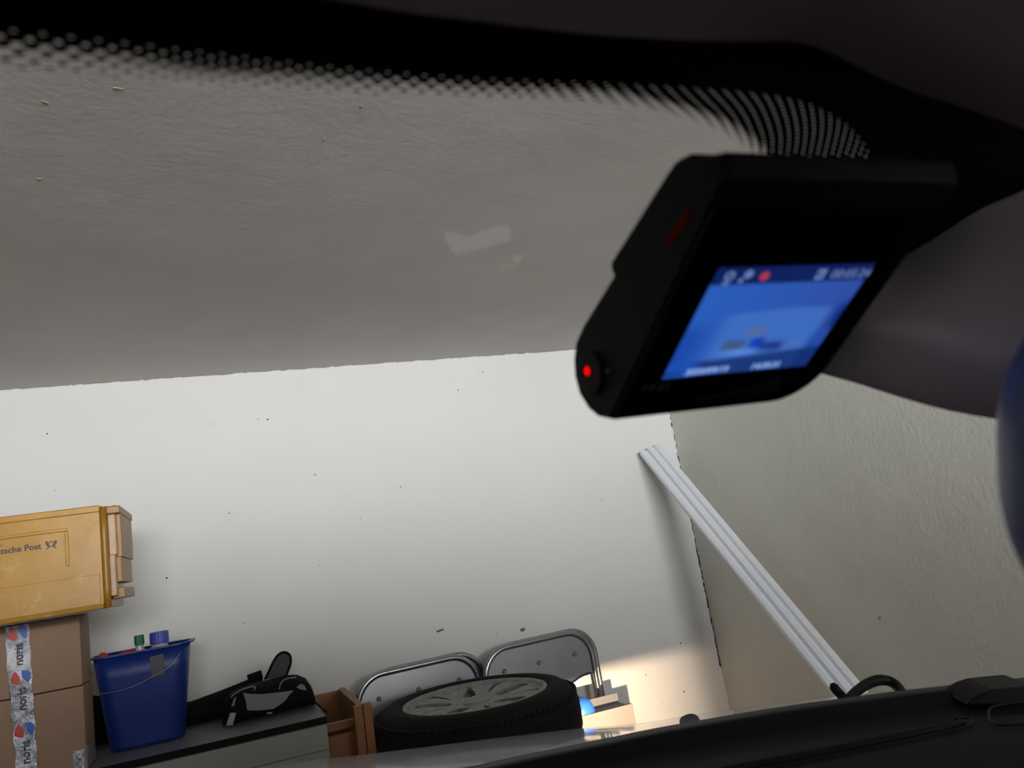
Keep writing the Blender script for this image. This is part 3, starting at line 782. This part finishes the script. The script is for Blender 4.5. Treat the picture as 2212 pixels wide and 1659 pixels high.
# ------------------------------------------------------------------ white low cupboard and blue bowl
wc = empty('white_cupboard', (1.15, 2.66, 0), 'low white cupboard with upturned grey back lip, lit by the headlamp', 'cupboard')
finish('carcass', boxes(((1.045, 2.655, 0), (1.292, 2.745, .572))), mt['whitebox'], wc, bevel=.002, world=True)
finish('front_panel', boxes(((1.045, 2.640, .02), (1.290, 2.6545, .582))), mt['whitebox'], wc, bevel=.002, world=True)
finish('back_lip', boxes(((1.15, 2.746, .50), (1.288, 2.752, .606))), mt['greytop'], wc, bevel=.001, world=True)
bl = empty('blue_bowl', (1.110, 2.70, .5725), 'bright blue plastic bowl upside down beside the wheel and chair legs', 'bowl')
bm = bmesh.new(); lathe(bm, [(.052,0),(.054,.012),(.050,.030),(.040,.047),(.024,.058),(.008,.062),(.001,.0625)], 40, True); finish('bowl_shell', bm, mt['brightblue'], bl, smooth=True)
bm = bmesh.new(); lathe(bm, [(.052,.006),(.0558,.007),(.0558,.012),(.052,.013)], 40, False); finish('bowl_rim', bm, mt['brightblue'], bl, smooth=True)

# ------------------------------------------------------------------ the car we sit in
car = empty('car', (.33, 0, 0), 'silver car seen from its driver seat, windscreen, black dashboard and bonnet', 'car')
# windscreen glass
bm = bmesh.new(); g = []
for j in range(17):
    z = .90 + (1.405-.90)*j/16; g.append([bm.verts.new((-.42+1.36*i/30, glass_y(-.42+1.36*i/30, z), z)) for i in range(31)])
for j in range(16):
    for i in range(30): bm.faces.new((g[j][i], g[j][i+1], g[j+1][i+1], g[j+1][i]))
ws = finish('windscreen', bm, mt['glass'], car, smooth=True, world=True)

OUTER = [(-140,46),(0,62),(250,90),(500,120),(750,147),(1000,168),(1300,180),(1500,190),(1650,203),(1740,222),(1810,256),(1855,296),(1882,345),(1892,400),(1895,470),(1895,560)]
INNER = [(-140,134),(0,148),(200,164),(400,180),(700,199),(1000,212),(1250,222),(1400,238),(1500,263),(1560,290),(1605,320),(1640,360),(1662,400),(1675,450),(1680,510),(1682,580)]
TOPE = [(-140,-330),(0,-300),(250,-280),(500,-240),(750,-180),(1000,-120),(1300,-60),(1500,-40),(1650,-30),(1760,-10),(1900,40),(2050,100),(2200,170),(2300,260),(2330,400),(2330,560)]
def px3(pts, n): return [Vector((p.x, p.y)) for p in interp([Vector((a, b, 0)) for a, b in pts], n)]
def match(A, B, n):
    """same-parameter sampling of two control polylines"""
    ra, rb = [], []
    for i in range(len(A)-1):
        for k in range(n):
            t = k/n
            for C_, o in ((A, ra), (B, rb)):
                P = [Vector(q) for q in C_]
                p0, p1, p2, p3 = P[max(i-1,0)], P[i], P[i+1], P[min(i+2,len(P)-1)]
                o.append(0.5*((2*p1)+(p2-p0)*t+(2*p0-5*p1+4*p2-p3)*t*t+(3*p1-p0-3*p2+p3)*t**3))
    ra.append(Vector(A[-1])); rb.append(Vector(B[-1])); return ra, rb
# solid frit
ra, rb = match(OUTER, TOPE, 8)
bm = bmesh.new(); rows = []
for a, b in zip(ra, rb):
    rows.append([bm.verts.new(on_glass(*(a.lerp(b, k/6)), off=.0012)) for k in range(7)])
for p_, q_ in zip(rows, rows[1:]):
    for k in range(6): bm.faces.new((p_[k], q_[k], q_[k+1], p_[k+1]))
finish('frit_band', bm, mt['frit'], ws, world=True)
# dotted frit
ra, rb = match(OUTER, INNER, 10)
bm = bmesh.new(); uvA = bm.loops.layers.uv.new('dots'); uvB = bm.loops.layers.uv.new('edge')
NV = 24; rows = []; U = 0.0; prevp = None; PITCH = 0.0046
for a, b in zip(ra, rb):
    pts = [on_glass(*(a.lerp(b, k/NV)), off=.0010) for k in range(NV+1)]
    if prevp is not None: U += (pts[0]-prevp[0]).length*(1.0 if a.x < 1200 else .65) + (0 if a.x < 1200 else .35)*(pts[-1]-prevp[-1]).length
    wdt = sum((pts[k+1]-pts[k]).length for k in range(NV)); prevp = pts
    kk_ = max(0.0, min(1.0, (1180 - a.x)/160))
    rows.append(([bm.verts.new(p_) for p_ in pts], [U + (q_.x - pts[0].x)*kk_ for q_ in pts], wdt))
for (p_, u0, w0_), (q_, u1, w1_) in zip(rows, rows[1:]):
    for k in range(NV):
        f = bm.faces.new((p_[k], q_[k], q_[k+1], p_[k+1]))
        for lp_, (u_, w_, kk) in zip(f.loops, ((u0[k],w0_,k),(u1[k],w1_,k),(u1[k+1],w1_,k+1),(u0[k+1],w0_,k+1))):
            v_ = w_*kk/NV
            lp_[uvA].uv = (u_/PITCH, v_/(PITCH*.64)); lp_[uvB].uv = ((w_-v_)/min(w_, .0088)*4.4, 0)
finish('frit_dots', bm, mt['dots'], ws, world=True, recalc=False)
# soft reflections on the glass, painted as pale films
def gpatch(name, pts, mat):
    bm = bmesh.new(); prism(bm, pts, lambda q: on_glass(*q, off=.0020), lambda q: on_glass(*q, off=.0016))
    finish(name, bm, mat, ws, world=True)
gpatch('glare_patch', [(957,497),(985,503),(1010,512),(1035,500),(1060,492),(1100,485),(1103,520),(1060,533),(1010,545),(985,553),(972,532)], mt['haze'])
gpatch('glare_scrap', [(1100,560),(1110,550),(1138,552),(1126,568),(1112,572)], mt['haze2'])
gpatch('glare_scrap', [(1076,584),(1092,572),(1116,575),(1106,586)], mt['haze2'])
for nm, pp, rr in (('glare_arc', [(972,352),(990,361),(1010,364),(1060,360),(1142,350)], .00016), ('glare_arc', [(975,350),(1000,356),(1030,356)], .0001)):
    bm = bmesh.new(); tube(bm, interp([on_glass(*q, off=.0018) for q in pp], 30), lambda s: rr*math.sin(PI*min(.97,max(.03,s)))**.5, 5); finish(nm, bm, mt['glare_streak'], ws, world=True)

# headliner
EDGE = [(300,-110),(500,-45),(700,-4),(850,22),(1000,42),(1150,60),(1300,76),(1500,88),(1640,89),(1720,91),(1790,112),(1860,148),(1930,182),(2000,208),(2070,229),(2130,250),(2230,285),(2380,345)]
E = interp([on_glass(*q, off=.010) for q in EDGE], 70)
E = [Vector((-.42, glass_y(-.42, 1.36, .01), 1.36))] + E
bm = bmesh.new(); rings = []
r0 = E; r00 = [p_ + Vector((0, .004, .012)) for p_ in E]
def back(p_, dy, z): return Vector((p_.x*(1+.0*dy), p_.y-dy, z))
r1 = [p_ + Vector((0, -.025, -.001)) for p_ in E]
r2 = [back(p_, .07, p_.z+.006) for p_ in E]
r3 = [back(p_, .20, max(p_.z+.02, 1.352)) for p_ in E]
r4 = [Vector((p_.x, -.45, 1.385)) for p_ in E]
r5 = [Vector((p_.x, -1.7, 1.37)) for p_ in E]
loft(bm, [r00, r0, r1, r2, r3, r4, r5], close=False)
finish('headliner', bm, mt['headliner'], car, smooth=True, world=True, recalc=True)
# roof skin and body sides: unseen shell, added to block daylight
bm = bmesh.new()
def roofz(x): return 1.455 - .10*((x-.33)/.8)**4
rings = []
for y, dz in ((.10,-.035),(-.2,0),(-1.0,.005),(-1.8,-.05),(-2.3,-.28)):
    rings.append([Vector((x_, y if y<0.05 else min(.10, glass_y(x_, 1.40)), roofz(x_)+dz)) for x_ in [-.42+1.5*i/16 for i in range(17)]])
loft(bm, rings, close=False)
o = finish('roof_blocker', bm, mt['paint'], car, smooth=True, world=True); o.modifiers.new('s','SOLIDIFY').thickness = .01
bm = bmesh.new()
for x0_, x1_ in ((-.56,-.50),(1.16,1.22)): box(bm, (x0_, -2.5, .18), (x1_, .75, .90))
finish('door', boxes(((-.56,-2.5,.18),(-.50,.75,.90))), mt['paint'], car, bevel=.02, world=True)  # unseen body side, added to block daylight
finish('door', boxes(((1.16,-2.5,.18),(1.22,.75,.90))), mt['paint'], car, bevel=.02, world=True)  # unseen body side, added to block daylight
bm.free()
finish('tailgate_blocker', boxes(((-.5,-2.56,.18),(1.16,-2.50,.95))), mt['paint'], car, bevel=.02, world=True)
finish('rear_side_blocker', boxes(((-.55,-2.5,.90),(-.52,-1.05,1.40))), mt['paint'], car, world=True)  # unseen solid panels added to stop light through the cabin
finish('rear_side_blocker', boxes(((1.18,-2.5,.90),(1.21,-1.05,1.40))), mt['paint'], car, world=True)
finish('rear_window_blocker', boxes(((-.5,-2.53,.95),(1.16,-2.50,1.22))), mt['paint'], car, world=True)
finish('seat_blocker', boxes(((.48,-.55,.35),(1.02,-.42,1.12)), ((.60,-.54,1.13),(.90,-.44,1.31)), ((.48,-.40,.32),(1.02,.10,.50))), mt['dash'], car, bevel=.03, world=True)  # unseen seats, added to block light from behind
finish('bench_blocker', boxes(((-.45,-1.6,.25),(1.1,-1.45,1.15)), ((-.45,-2.45,.60),(1.1,-1.6,.64))), mt['dash'], car, bevel=.03, world=True)
finish('cabin_floor', boxes(((-.50,-2.5,.16),(1.16,.80,.20))), mt['dash'], car, world=True)

# dashboard: top surface lofted back from the base of the glass
DE = [(-500,1900),(400,1760),(800,1697),(1040,1659),(1100,1644),(1180,1628),(1300,1604),(1401,1583),(1512,1563),(1668,1537),(1839,1513),(1940,1500),(2040,1489),(2212,1471),(2500,1445)]
D = interp([atz(*q, .957) for q in DE], 60)
bm = bmesh.new()
def drow(dy, z, sc=1.0): return [Vector((p_.x, (p_.y-dy), z)) for p_ in D]
loft(bm, [[Vector((p_.x, p_.y+.01, .90)) for p_ in D], drow(0,.957), drow(.012,.958), drow(.05,.948), drow(.10,.945), drow(.13,.951), drow(.30,.955), drow(.42,.945), drow(.50,.90), drow(.53,.70)], close=False)
db = finish('dashboard', bm, mt['dash'], car, smooth=True, world=True)
bm = bmesh.new()
loft(bm, [[p_+Vector((0,.015,-.03)) for p_ in D], [p_+Vector((0,.006,-.002)) for p_ in D], [p_+Vector((0,.001,.0035)) for p_ in D], [p_+Vector((0,-.03,.003)) for p_ in D], [p_+Vector((0,-.05,-.012)) for p_ in D]], close=False)
finish('glass_seal', bm, mt['blackplastic'], car, smooth=True, world=True)
# defroster slot
bm = bmesh.new()
sl = [atz(*q, .9525) for q in ((1180,1740),(1400,1700),(1603,1659),(1750,1631),(1900,1601),(2020,1577),(2078,1562))]
tube(bm, interp(sl, 50), .0045, 8); finish('defroster_slot', bm, mt['blackedge'], db, smooth=True, world=True)
bm = bmesh.new()
rimp = [atz(*q, .954) for q in ((1500,1690),(1800,1632),(2040,1580),(2090,1568),(2100,1556),(2085,1551),(2060,1553))]
tube(bm, interp(rimp, 50), .0009, 6); finish('slot_rim', bm, mt['blackplastic'], db, smooth=True, world=True)
bm = bmesh.new(); rimq = [atz(*q, .955) for q in ((2240,1562),(2170,1567),(2142,1560),(2136,1545),(2140,1530),(2160,1524),(2230,1515))]
tube(bm, interp(rimq, 40), .0012, 6); finish('speaker_rim', bm, mt['blackplastic'], db, smooth=True, world=True)
# raised end block of the dashboard
bm = bmesh.new(); blk = [(2030,1496),(2046,1481),(2064,1471),(2085,1464),(2120,1460),(2165,1456),(2178,1462),(2190,1478),(2200,1500)]
P0 = [atz(px, 1495-.12*(px-2030), .957) for px, py in blk]
Yb = [at(px, py, P0[i].y) for i, (px, py) in enumerate(blk)]
prism(bm, Yb, lambda q: q.copy(), lambda q: q + Vector((-.018, -.05, -.004)))
finish('end_block', bm, mt['blackplastic'], car, bevel=.003, world=True)

# bonnet
NEAR = [(-400,1960),(500,1800),(850,1722),(1040,1676),(1180,1641),(1401,1598),(1668,1551),(1839,1528),(2040,1505),(2300,1478)]
CREST = [(-500,1800,1.85),(300,1693,1.95),(540,1659,1.95),(850,1622,1.93),(1100,1591,1.88),(1250,1574,1.82),(1380,1562,1.74),(1570,1533,1.62),(1700,1517,1.55),(1860,1498,1.45),(2080,1474,1.32)]
A_ = interp([atz(*q, .93) for q in NEAR], 60); B_ = interp([at(*q) for q in CREST], 60)
bm = bmesh.new(); rings = [[p_ + Vector((0, -.02, -.05)) for p_ in A_], A_]
for s in [k/14 for k in range(1, 15)]:
    row = []
    for a, b in zip(A_, B_):
        p_ = a.lerp(b, s); bul = .012*math.sin(PI*s)
        # power-dome crease running forward on the right of the bonnet
        cx = .74 + .16*s
        cre = .010*max(0, 1-abs(p_.x-cx)/.05)*math.sin(PI*min(1, s*1.02))
        row.append(p_ + Vector((0, 0, bul*0.35 - cre)))
    rings.append(row)
rings.append([Vector((b.x, b.y+.05, b.z-.02)) for b in B_])
rings.append([Vector((b.x, b.y+.09, b.z-.08)) for b in B_])
loft(bm, rings, close=False)
bo = finish('bonnet', bm, mt['paint'], car, smooth=True, world=True)
# front end: bumper, and headlamps with added, unseen plates that cut the beam off level
finish('front_bumper', boxes(((-.46, 1.78, .18), (1.12, 1.93, .50))), mt['paint'], car, bevel=.04, seg=4, world=True)
for hx_ in (1.02, -.10):
    hl = finish('headlamp', boxes(((hx_-.13, 1.90, HL_Z-.07), (hx_+.13, 1.915, HL_Z+.06))), mt['chrome'], car, bevel=.004, world=True)
    finish('beam_plate', boxes(((hx_-.30, 1.88, HL_Z+.007), (hx_+.30, 2.12, HL_Z+.016))), mt['blackplastic'], hl, world=True)

# wiper and washer nozzle on the scuttle
def scut(px, py, Y): return at(px, py, Y)
bm = bmesh.new()
tube(bm, interp([scut(1832,1512,.93), scut(1850,1494,.94), scut(1873,1478,.95), scut(1900,1469,.95), scut(1925,1473,.945), scut(1942,1487,.93), scut(1952,1503,.91)], 40), lambda s: .0076-.001*abs(2*s-1), 10)
finish('wiper_arm', bm, mt['blackplastic'], car, smooth=True, world=True)
bm = bmesh.new()
tube(bm, interp([scut(1799,1479,.97), scut(1804,1488,.965), scut(1815,1500,.96), scut(1830,1515,.95)], 16), lambda s: .0068 if s>.1 else .0045, 10)
finish('wiper_blade_tip', bm, mt['blackplastic'], car, smooth=True, world=True)
c = at(1490, 1559, 1.05)
bm = bmesh.new(); M_ = Matrix.Translation(c) @ Matrix.Rotation(-.1, 4, 'Y')
rings = []
for z_, sx_ in ((-.018,.8),(-.010,1.0),(0,1.05),(.004,1.0),(.0075,.8),(.009,.45)):
    rings.append([M_ @ Vector((p_.x*sx_, p_.y*sx_, z_)) for p_ in rrect(0,0,.0125,.012,.008,0)])
loft(bm, rings); finish('washer_nozzle', bm, mt['blackplastic'], car, smooth=True, world=True)

# cover round the sensor behind the mirror
LOW = [(1640,770),(1765,805),(1850,828),(1950,860),(2050,887),(2170,908),(2300,925),(2450,930)]
UPP = [(1760,470),(1900,440),(1985,400),(2070,330),(2140,272),(2220,260),(2330,262),(2450,270)]
ra, rb = match(LOW, UPP, 6)
bm = bmesh.new(); rings = []
for k in range(13):
    s = k/12; row = []
    for i, (a, b) in enumerate(zip(ra, rb)):
        q = a.lerp(b, s); d = .345 + .05*s - .028*math.sin(PI*min(1, s*1.3+.02)) + .004*math.sin(s*11+i*.10)
        row.append(atd(q.x, q.y, d))
    rings.append(row)
rings.insert(0, [p_ + (p_-EYE).normalized()*.05 for p_ in rings[0]])
loft(bm, rings, close=False)
o = finish('sensor_cover', bm, mt['cover'], car, smooth=True, world=True); o.modifiers.new('s','SOLIDIFY').thickness = .002

# interior mirror, its rounded left end reaching into view
mc = atd(2702, 985, .245); ux = Vector((.80, -.60, 0)); uy = Vector((0, 0, 1)).cross(ux).normalized(); uy = -uy if uy.y < 0 else uy; uz = ux.cross(uy)
ux = (CR*.985 - CD*.03).normalized(); uz = (-CD).copy(); uz = (uz-ux*uz.dot(ux)).normalized(); uy = uz.cross(ux)
hl_, hh_ = .0545, .0470
def msec(d, y_):
    return [mc + ux*p_.x + uz*p_.y + uy*y_ for p_ in rrect(0, 0, hl_-d, hh_-d, .040-d*.5, 0, 12)]
bm = bmesh.new(); loft(bm, [msec(.006,-.008), msec(.002,-.007), msec(0,-.003), msec(0,.004), msec(.004,.012), msec(.014,.018)])
mh = finish('rear_view_mirror', bm, mt['mirror_shell'], car, smooth=True, world=True)
bm = bmesh.new(); loft(bm, [msec(.0065,-.0078), msec(.0065,-.0084)]); finish('mirror_glass', bm, mt['bezel'], mh, world=True)

# ------------------------------------------------------------------ dashcam
SX = Vector((.9995,.03,.01)).normalized(); FW = Vector((-.02,.5,.87)); FW = (FW-SX*FW.dot(SX)).normalized(); SY = FW.cross(SX).normalized()
if SY.y < 0: SY = -SY
T = Vector((.168,.198,1.2569)); SCL = .061/.041
T = EYE + Vector((.113,.133,.038))*SCL
def on_face(px, py, d=0.0):
    r = ray(px, py); p0 = T - FW*d; k = (p0-EYE).dot(FW)/r.dot(FW); p_ = EYE + r*k - T
    return (p_.dot(SX), p_.dot(SY))
def L3(u, v, w): return T + SX*u + SY*v + FW*w      # w>0 away from the viewer
TL, TR, BR, BL = [on_face(*q) for q in ((1550,568),(1888,558),(1735,785),(1425,808))]
uL = min(TL[0], BL[0]); 
f1 = on_face(1304, 909); f2 = on_face(1530, 462); uLeft = (f1[0]+f2[0])/2
f3 = on_face(1772, 809); f4 = on_face(2040, 440); uRight = (f3[0]+f4[0])/2
def on_cap(px, py):
    r = ray(px, py); p0 = T + SX*uLeft; k = (p0-EYE).dot(SX)/r.dot(SX); p_ = EYE + r*k - T
    return (p_.dot(SY), p_.dot(FW))
CAP = [(1304,909),(1283,902),(1262,884),(1243,853),(1233,815),(1231,780),(1235,745),(1250,710),(1315,603),(1316,597),(1311,588),(1310,576),(1316,558),(1436,365),(1452,342),(1475,331),(1510,336)]
cap = [on_cap(*q) for q in CAP]
vtop = on_face(1526, 360)[1]
prof = cap + [(vtop-.001, cap[-1][1]*.5), (vtop, .004), (vtop+.003, 0.0)]
prof[0] = (f1[1], 0.0)
dc = empty('dash_camera', L3(0, 0, .02), 'black dash camera with glowing blue screen mounted under the windscreen', 'dashcam')
bm = bmesh.new(); rings = []
vbot = f1[1]; vmax = max(v for v, w in prof); R_ = .017
us = [uLeft+.0012] + [uLeft+.003] + [uRight-R_-.001] + [uRight-R_+R_*math.sin(PI/2*k/8) for k in range(1, 9)]
for i, u in enumerate(us):
    lim = vmax if u < uRight-R_ else vbot - R_ + R_*math.sqrt(max(0, 1-((u-uRight+R_)/R_)**2))
    sh = .0012 if i == 0 else 0
    rings.append([L3(u, min(v, lim)*(1) - sh*(1 if v > 0 else -1), max(w, 0)+ (sh if w < .002 else -sh*.5)) for v, w in prof])
loft(bm, rings); body = finish('camera_body', bm, mt['camplastic'], dc, world=True)
# bezel panel over the face
bm = bmesh.new()
def face_poly(d, w):
    pts = [(uLeft+.002+d, vbot-.0015-d), (uRight-R_-d, vbot-.0015-d)]
    pts += [(uRight-R_-d+(R_-.002)*math.sin(PI/2*k/8), vbot-.0015-d-(R_-.002)+(R_-.002)*math.cos(PI/2*k/8)) for k in range(1, 9)]
    pts += [(uRight-.002-d, vtop+.012), (uLeft+.002+d, vtop+.012)]
    return [L3(u, v, w) for u, v in pts]
loft(bm, [face_poly(0, .0002), face_poly(.0002, -.0006)]); finish('screen_bezel', bm, mt['bezel'], dc, world=True)
# round button at the left end
bc = on_cap(1276, 806); be = [on_cap(*q) for q in ((1276,740),(1276,872),(1245,806),(1308,806))]
rb_ = .5*(abs(be[0][0]-be[1][0])**2 + abs(be[0][1]-be[1][1])**2)**.5*.72
def disc(bm, c, r, u0, u1, n=40):
    rr = []
    for u, k in ((uLeft+u0, 1.0), (uLeft+u1*.7, 1.0), (uLeft+u1, .92), (uLeft+u1, .001)):
        rr.append([L3(u, c[0]+r*k*math.cos(2*PI*j/n), c[1]+r*k*math.sin(2*PI*j/n)) for j in range(n)])
    loft(bm, rr)
rb_ = min(rb_, .0085)
bm = bmesh.new(); disc(bm, bc, rb_, .001, -.0005); finish('power_button', bm, mt['camplastic'], dc, world=True, smooth=False)
lc = on_cap(1274, 801)
bm = bmesh.new(); box(bm, (-.0011,-.0011,-.0002), (.0011,.0011,.0002))
Ml = Matrix((tuple(SY), tuple(FW), tuple(-SX))).transposed().to_4x4(); Ml.translation = L3(uLeft-.0011, *lc)
bm.transform(Ml); finish('status_light', bm, emis('red_led', (1.0, 0.0, 0.0), 1.6), dc, world=True)
bm = bmesh.new(); lc2 = on_cap(1311, 803); bmesh.ops.create_uvsphere(bm, u_segments=12, v_segments=8, radius=.0009, matrix=Matrix.Translation(L3(uLeft+.0006, *lc2))); finish('highlight_dot', bm, mt['sticker'], dc, world=True)  # small highlight modelled as a grey dot
bm = bmesh.new(); sp4 = [on_cap(*q) for q in ((1483,452),(1476,480),(1452,515),(1436,532),(1440,512),(1462,478))]
prism(bm, sp4, lambda q: L3(uLeft+.0015, *q), lambda q: L3(uLeft+.0006, *q)); finish('slot_reflection', bm, emis('painted_red_reflection', (0.016, 0.0012, 0.0), 1.0), dc, world=True)  # slit whose red reflection is painted as a faint glow
# lower touch strip on the bezel
bm = bmesh.new(); st = [on_face(*q, d=.0007) for q in ((1500,862),(1560,852),(1640,832),(1684,812),(1690,820),(1685,838),(1660,848),(1600,858))]
prism(bm, st, lambda q: L3(q[0], q[1], -.0005), lambda q: L3(q[0], q[1], -.0009)); finish('touch_strip', bm, simple('strip_grey', (.012,.011,.012), .35), dc, world=True)
# screen: a lit picture
sw, sh_ = .061, .046
def screen_col(s, t):
    """s across 0..1, t down 0..1: the picture the display shows (blue cast)"""
    def sm(a, b, x): x = min(1, max(0, (x-a)/(b-a))); return x*x*(3-2*x)
    def mixc(a, b, k): return tuple(p*(1-k)+q*k for p, q in zip(a, b))
    c = mixc((.035,.145,.50), (.045,.10,.36), s)                       # ceiling
    wall = (.075,.20,.52)
    e = .40 - .02*s - .08*(1-abs(s-.62)*2)*.5
    kx = sm(.13,.30,s)*(1-sm(.86,.93,s))
    c = mixc(c, wall, kx*sm(e, e+.05, t)*.9)
    c = mixc(c, (.012,.075,.36), (1-sm(.02,.24,s))*sm(.38,.62,t)*.8)    # left side
    c = mixc(c, (.010,.035,.20), sm(.90,.99,s)*sm(.28,.42,t)*(1-sm(.55,.66,t)))
    c = mixc(c, (.02,.085,.36), sm(.84,.93,s)*sm(.55,.75,t)*.8)
    def rect(x0,x1,y0,y1,f=.02): return sm(x0-f,x0+f,s)*(1-sm(x1-f,x1+f,s))*sm(y0-f,y0+f,t)*(1-sm(y1-f,y1+f,t))
    c = mixc(c, (.14,.19,.31), rect(.40,.53,.54,.63)*.85)              # crate
    c = mixc(c, (.075,.12,.20), rect(.29,.43,.66,.76)*.9)              # cardboard box
    c = mixc(c, (.01,.05,.45), rect(.47,.56,.65,.75)*.9)               # blue bin
    c = mixc(c, (.012,.03,.17), rect(.54,.71,.70,.79,.04)*.9)          # wheel
    g = math.exp(-(((s-.43)/.12)**2 + ((t-.785-.02*(s-.4))/.032)**2)); c = mixc(c, (.16,.34,.72), g*.9)
    g = math.exp(-(((s-.775)/.05)**2 + ((t-.73)/.04)**2)); c = mixc(c, (.12,.20,.50), g*.7)
    kb = sm(.825,.865,t + .09*max(0,s-.3)) * sm(.10,.24,s); c = mixc(c, (.008,.028,.14), kb*.85)
    kb = sm(.83,.86,t)*(1-sm(.12,.22,s)); c = mixc(c, (.02,.10,.42), kb*.8)
    c = mixc(c, (.008,.02,.11), 1-sm(.135,.15,t))                       # top bar
    return c
bm = bmesh.new(); cl = bm.loops.layers.float_color.new('picture')
NXs, NYs = 110, 84; vv = [[bm.verts.new(L3(-sw/2+sw*i/NXs, -sh_/2+sh_*j/NYs, -.0008)) for i in range(NXs+1)] for j in range(NYs+1)]
for j in range(NYs):
    for i in range(NXs):
        f = bm.faces.new((vv[j][i], vv[j+1][i], vv[j+1][i+1], vv[j][i+1]))
        for lp_, (a, b) in zip(f.loops, ((i,j),(i,j+1),(i+1,j+1),(i+1,j))): lp_[cl] = (*screen_col(a/NXs, b/NYs), 1)
sm_ = bpy.data.materials.new('lit_display'); sm_.use_nodes = True; t_ = sm_.node_tree; t_.nodes.remove(t_.nodes['Principled BSDF'])
va = t_.nodes.new('ShaderNodeVertexColor'); va.layer_name = 'picture'; em = t_.nodes.new('ShaderNodeEmission'); em.inputs[1].default_value = 0.98
tint = t_.nodes.new('ShaderNodeMix'); tint.data_type = 'RGBA'; tint.blend_type = 'MULTIPLY'; tint.inputs[0].default_value = 1.0; tint.inputs[7].default_value = (.66, .76, 1.0, 1)
t_.links.new(va.outputs[0], tint.inputs[6]); t_.links.new(tint.outputs[2], em.inputs[0]); t_.links.new(em.outputs[0], t_.nodes['Material Output'].inputs[0])
scr = finish('screen', bm, sm_, dc, world=True)
icon = emis('display_icon', (.30,.44,.72), 1.0); icon2 = emis('display_text', (.13,.20,.42), 1.0); icon3 = emis('display_caption', (.24,.40,.80), 1.0)
def MS(s, t, w=-.0010):   # text frame on the display
    m = Matrix((tuple(SX), tuple(-SY), tuple(-FW))).transposed().to_4x4(); m.translation = L3(-sw/2+sw*s, -sh_/2+sh_*t, w); return m
text('timer_text', '00:05:24', .0048, MS(.735,.115), icon2, scr, .00005)
text('date_caption', '2020/09/19', .0038, MS(.135,.975), icon3, scr, .00005, offset=.0001)
text('time_caption', '14:35:31', .0038, MS(.575,.975), icon3, scr, .00005, offset=.0001)
def sbox(name, s0, s1, t0, t1, mat, w=-.0010):
    bm = bmesh.new(); q = [(s0,t0),(s1,t0),(s1,t1),(s0,t1)]
    prism(bm, q, lambda p_: L3(-sw/2+sw*p_[0], -sh_/2+sh_*p_[1], w), lambda p_: L3(-sw/2+sw*p_[0], -sh_/2+sh_*p_[1], w-.0001)); return finish(name, bm, mat, scr, world=True)
def sring(name, s, t, r0, r1, mat, n=20):
    bm = bmesh.new(); a = []
    for r in (r1, r0):
        a.append([L3(-sw/2+sw*s+r*math.cos(2*PI*k/n), -sh_/2+sh_*t+r*math.sin(2*PI*k/n), -.0011) for k in range(n)])
    loft(bm, a, True, False); finish(name, bm, mat, scr, world=True)
sring('microphone_icon', .085, .065, .0009, .0018, icon2); sbox('microphone_icon', .062, .10, .115, .135, icon2)
sring('satellite_icon', .195, .055, .0002, .0016, icon2); sring('satellite_icon', .165, .105, .0001, .0009, icon2)
sring('record_icon', .300, .075, .0001, .0017, emis('record_red', (.42,.04,.06), 1.0))
sbox('camera_icon', .635, .690, .035, .12, icon2); sring('camera_icon', .655, .077, .0001, .0011, emis('icon_hole', (.03,.06,.2), 1.0))
# reflection of the car's clock, painted as flipped print on the bezel
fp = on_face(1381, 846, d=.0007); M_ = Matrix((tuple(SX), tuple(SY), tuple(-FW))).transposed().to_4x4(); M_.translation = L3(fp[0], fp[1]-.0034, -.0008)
text('clock_reflection', '14:32', .0052, M_, simple('painted_reflection', (.10,.12,.12), .5), dc, .00003)
fp = on_face(1425, 816, d=.0007); M_ = M_.copy(); M_.translation = L3(fp[0], fp[1]-.002, -.0008)
text('clock_reflection', 'menu', .0032, M_, simple('painted_reflection_green', (.02,.07,.05), .5), dc, .00003)
# bracket from the body up to the glass
bm = bmesh.new(); cu = (uLeft+uRight)/2; wmax = max(w for v, w in cap)
g0 = L3(cu, -.02, wmax); 
ring_a = [L3(cu+.012+a, -.008+b, wmax-.003) for a, b in ((-.02,-.02),(.02,-.02),(.02,.02),(-.02,.02))]
def to_glass(p_):
    q = p_.copy()
    for _ in range(60):
        if q.y < glass_y(q.x, q.z, .0008): q = q + FW*.002
    return q
ring_b = [to_glass(p_) for p_ in ring_a]
loft(bm, [ring_a, ring_b]); finish('glass_mount', bm, mt['camplastic'], dc, bevel=.002, world=True)
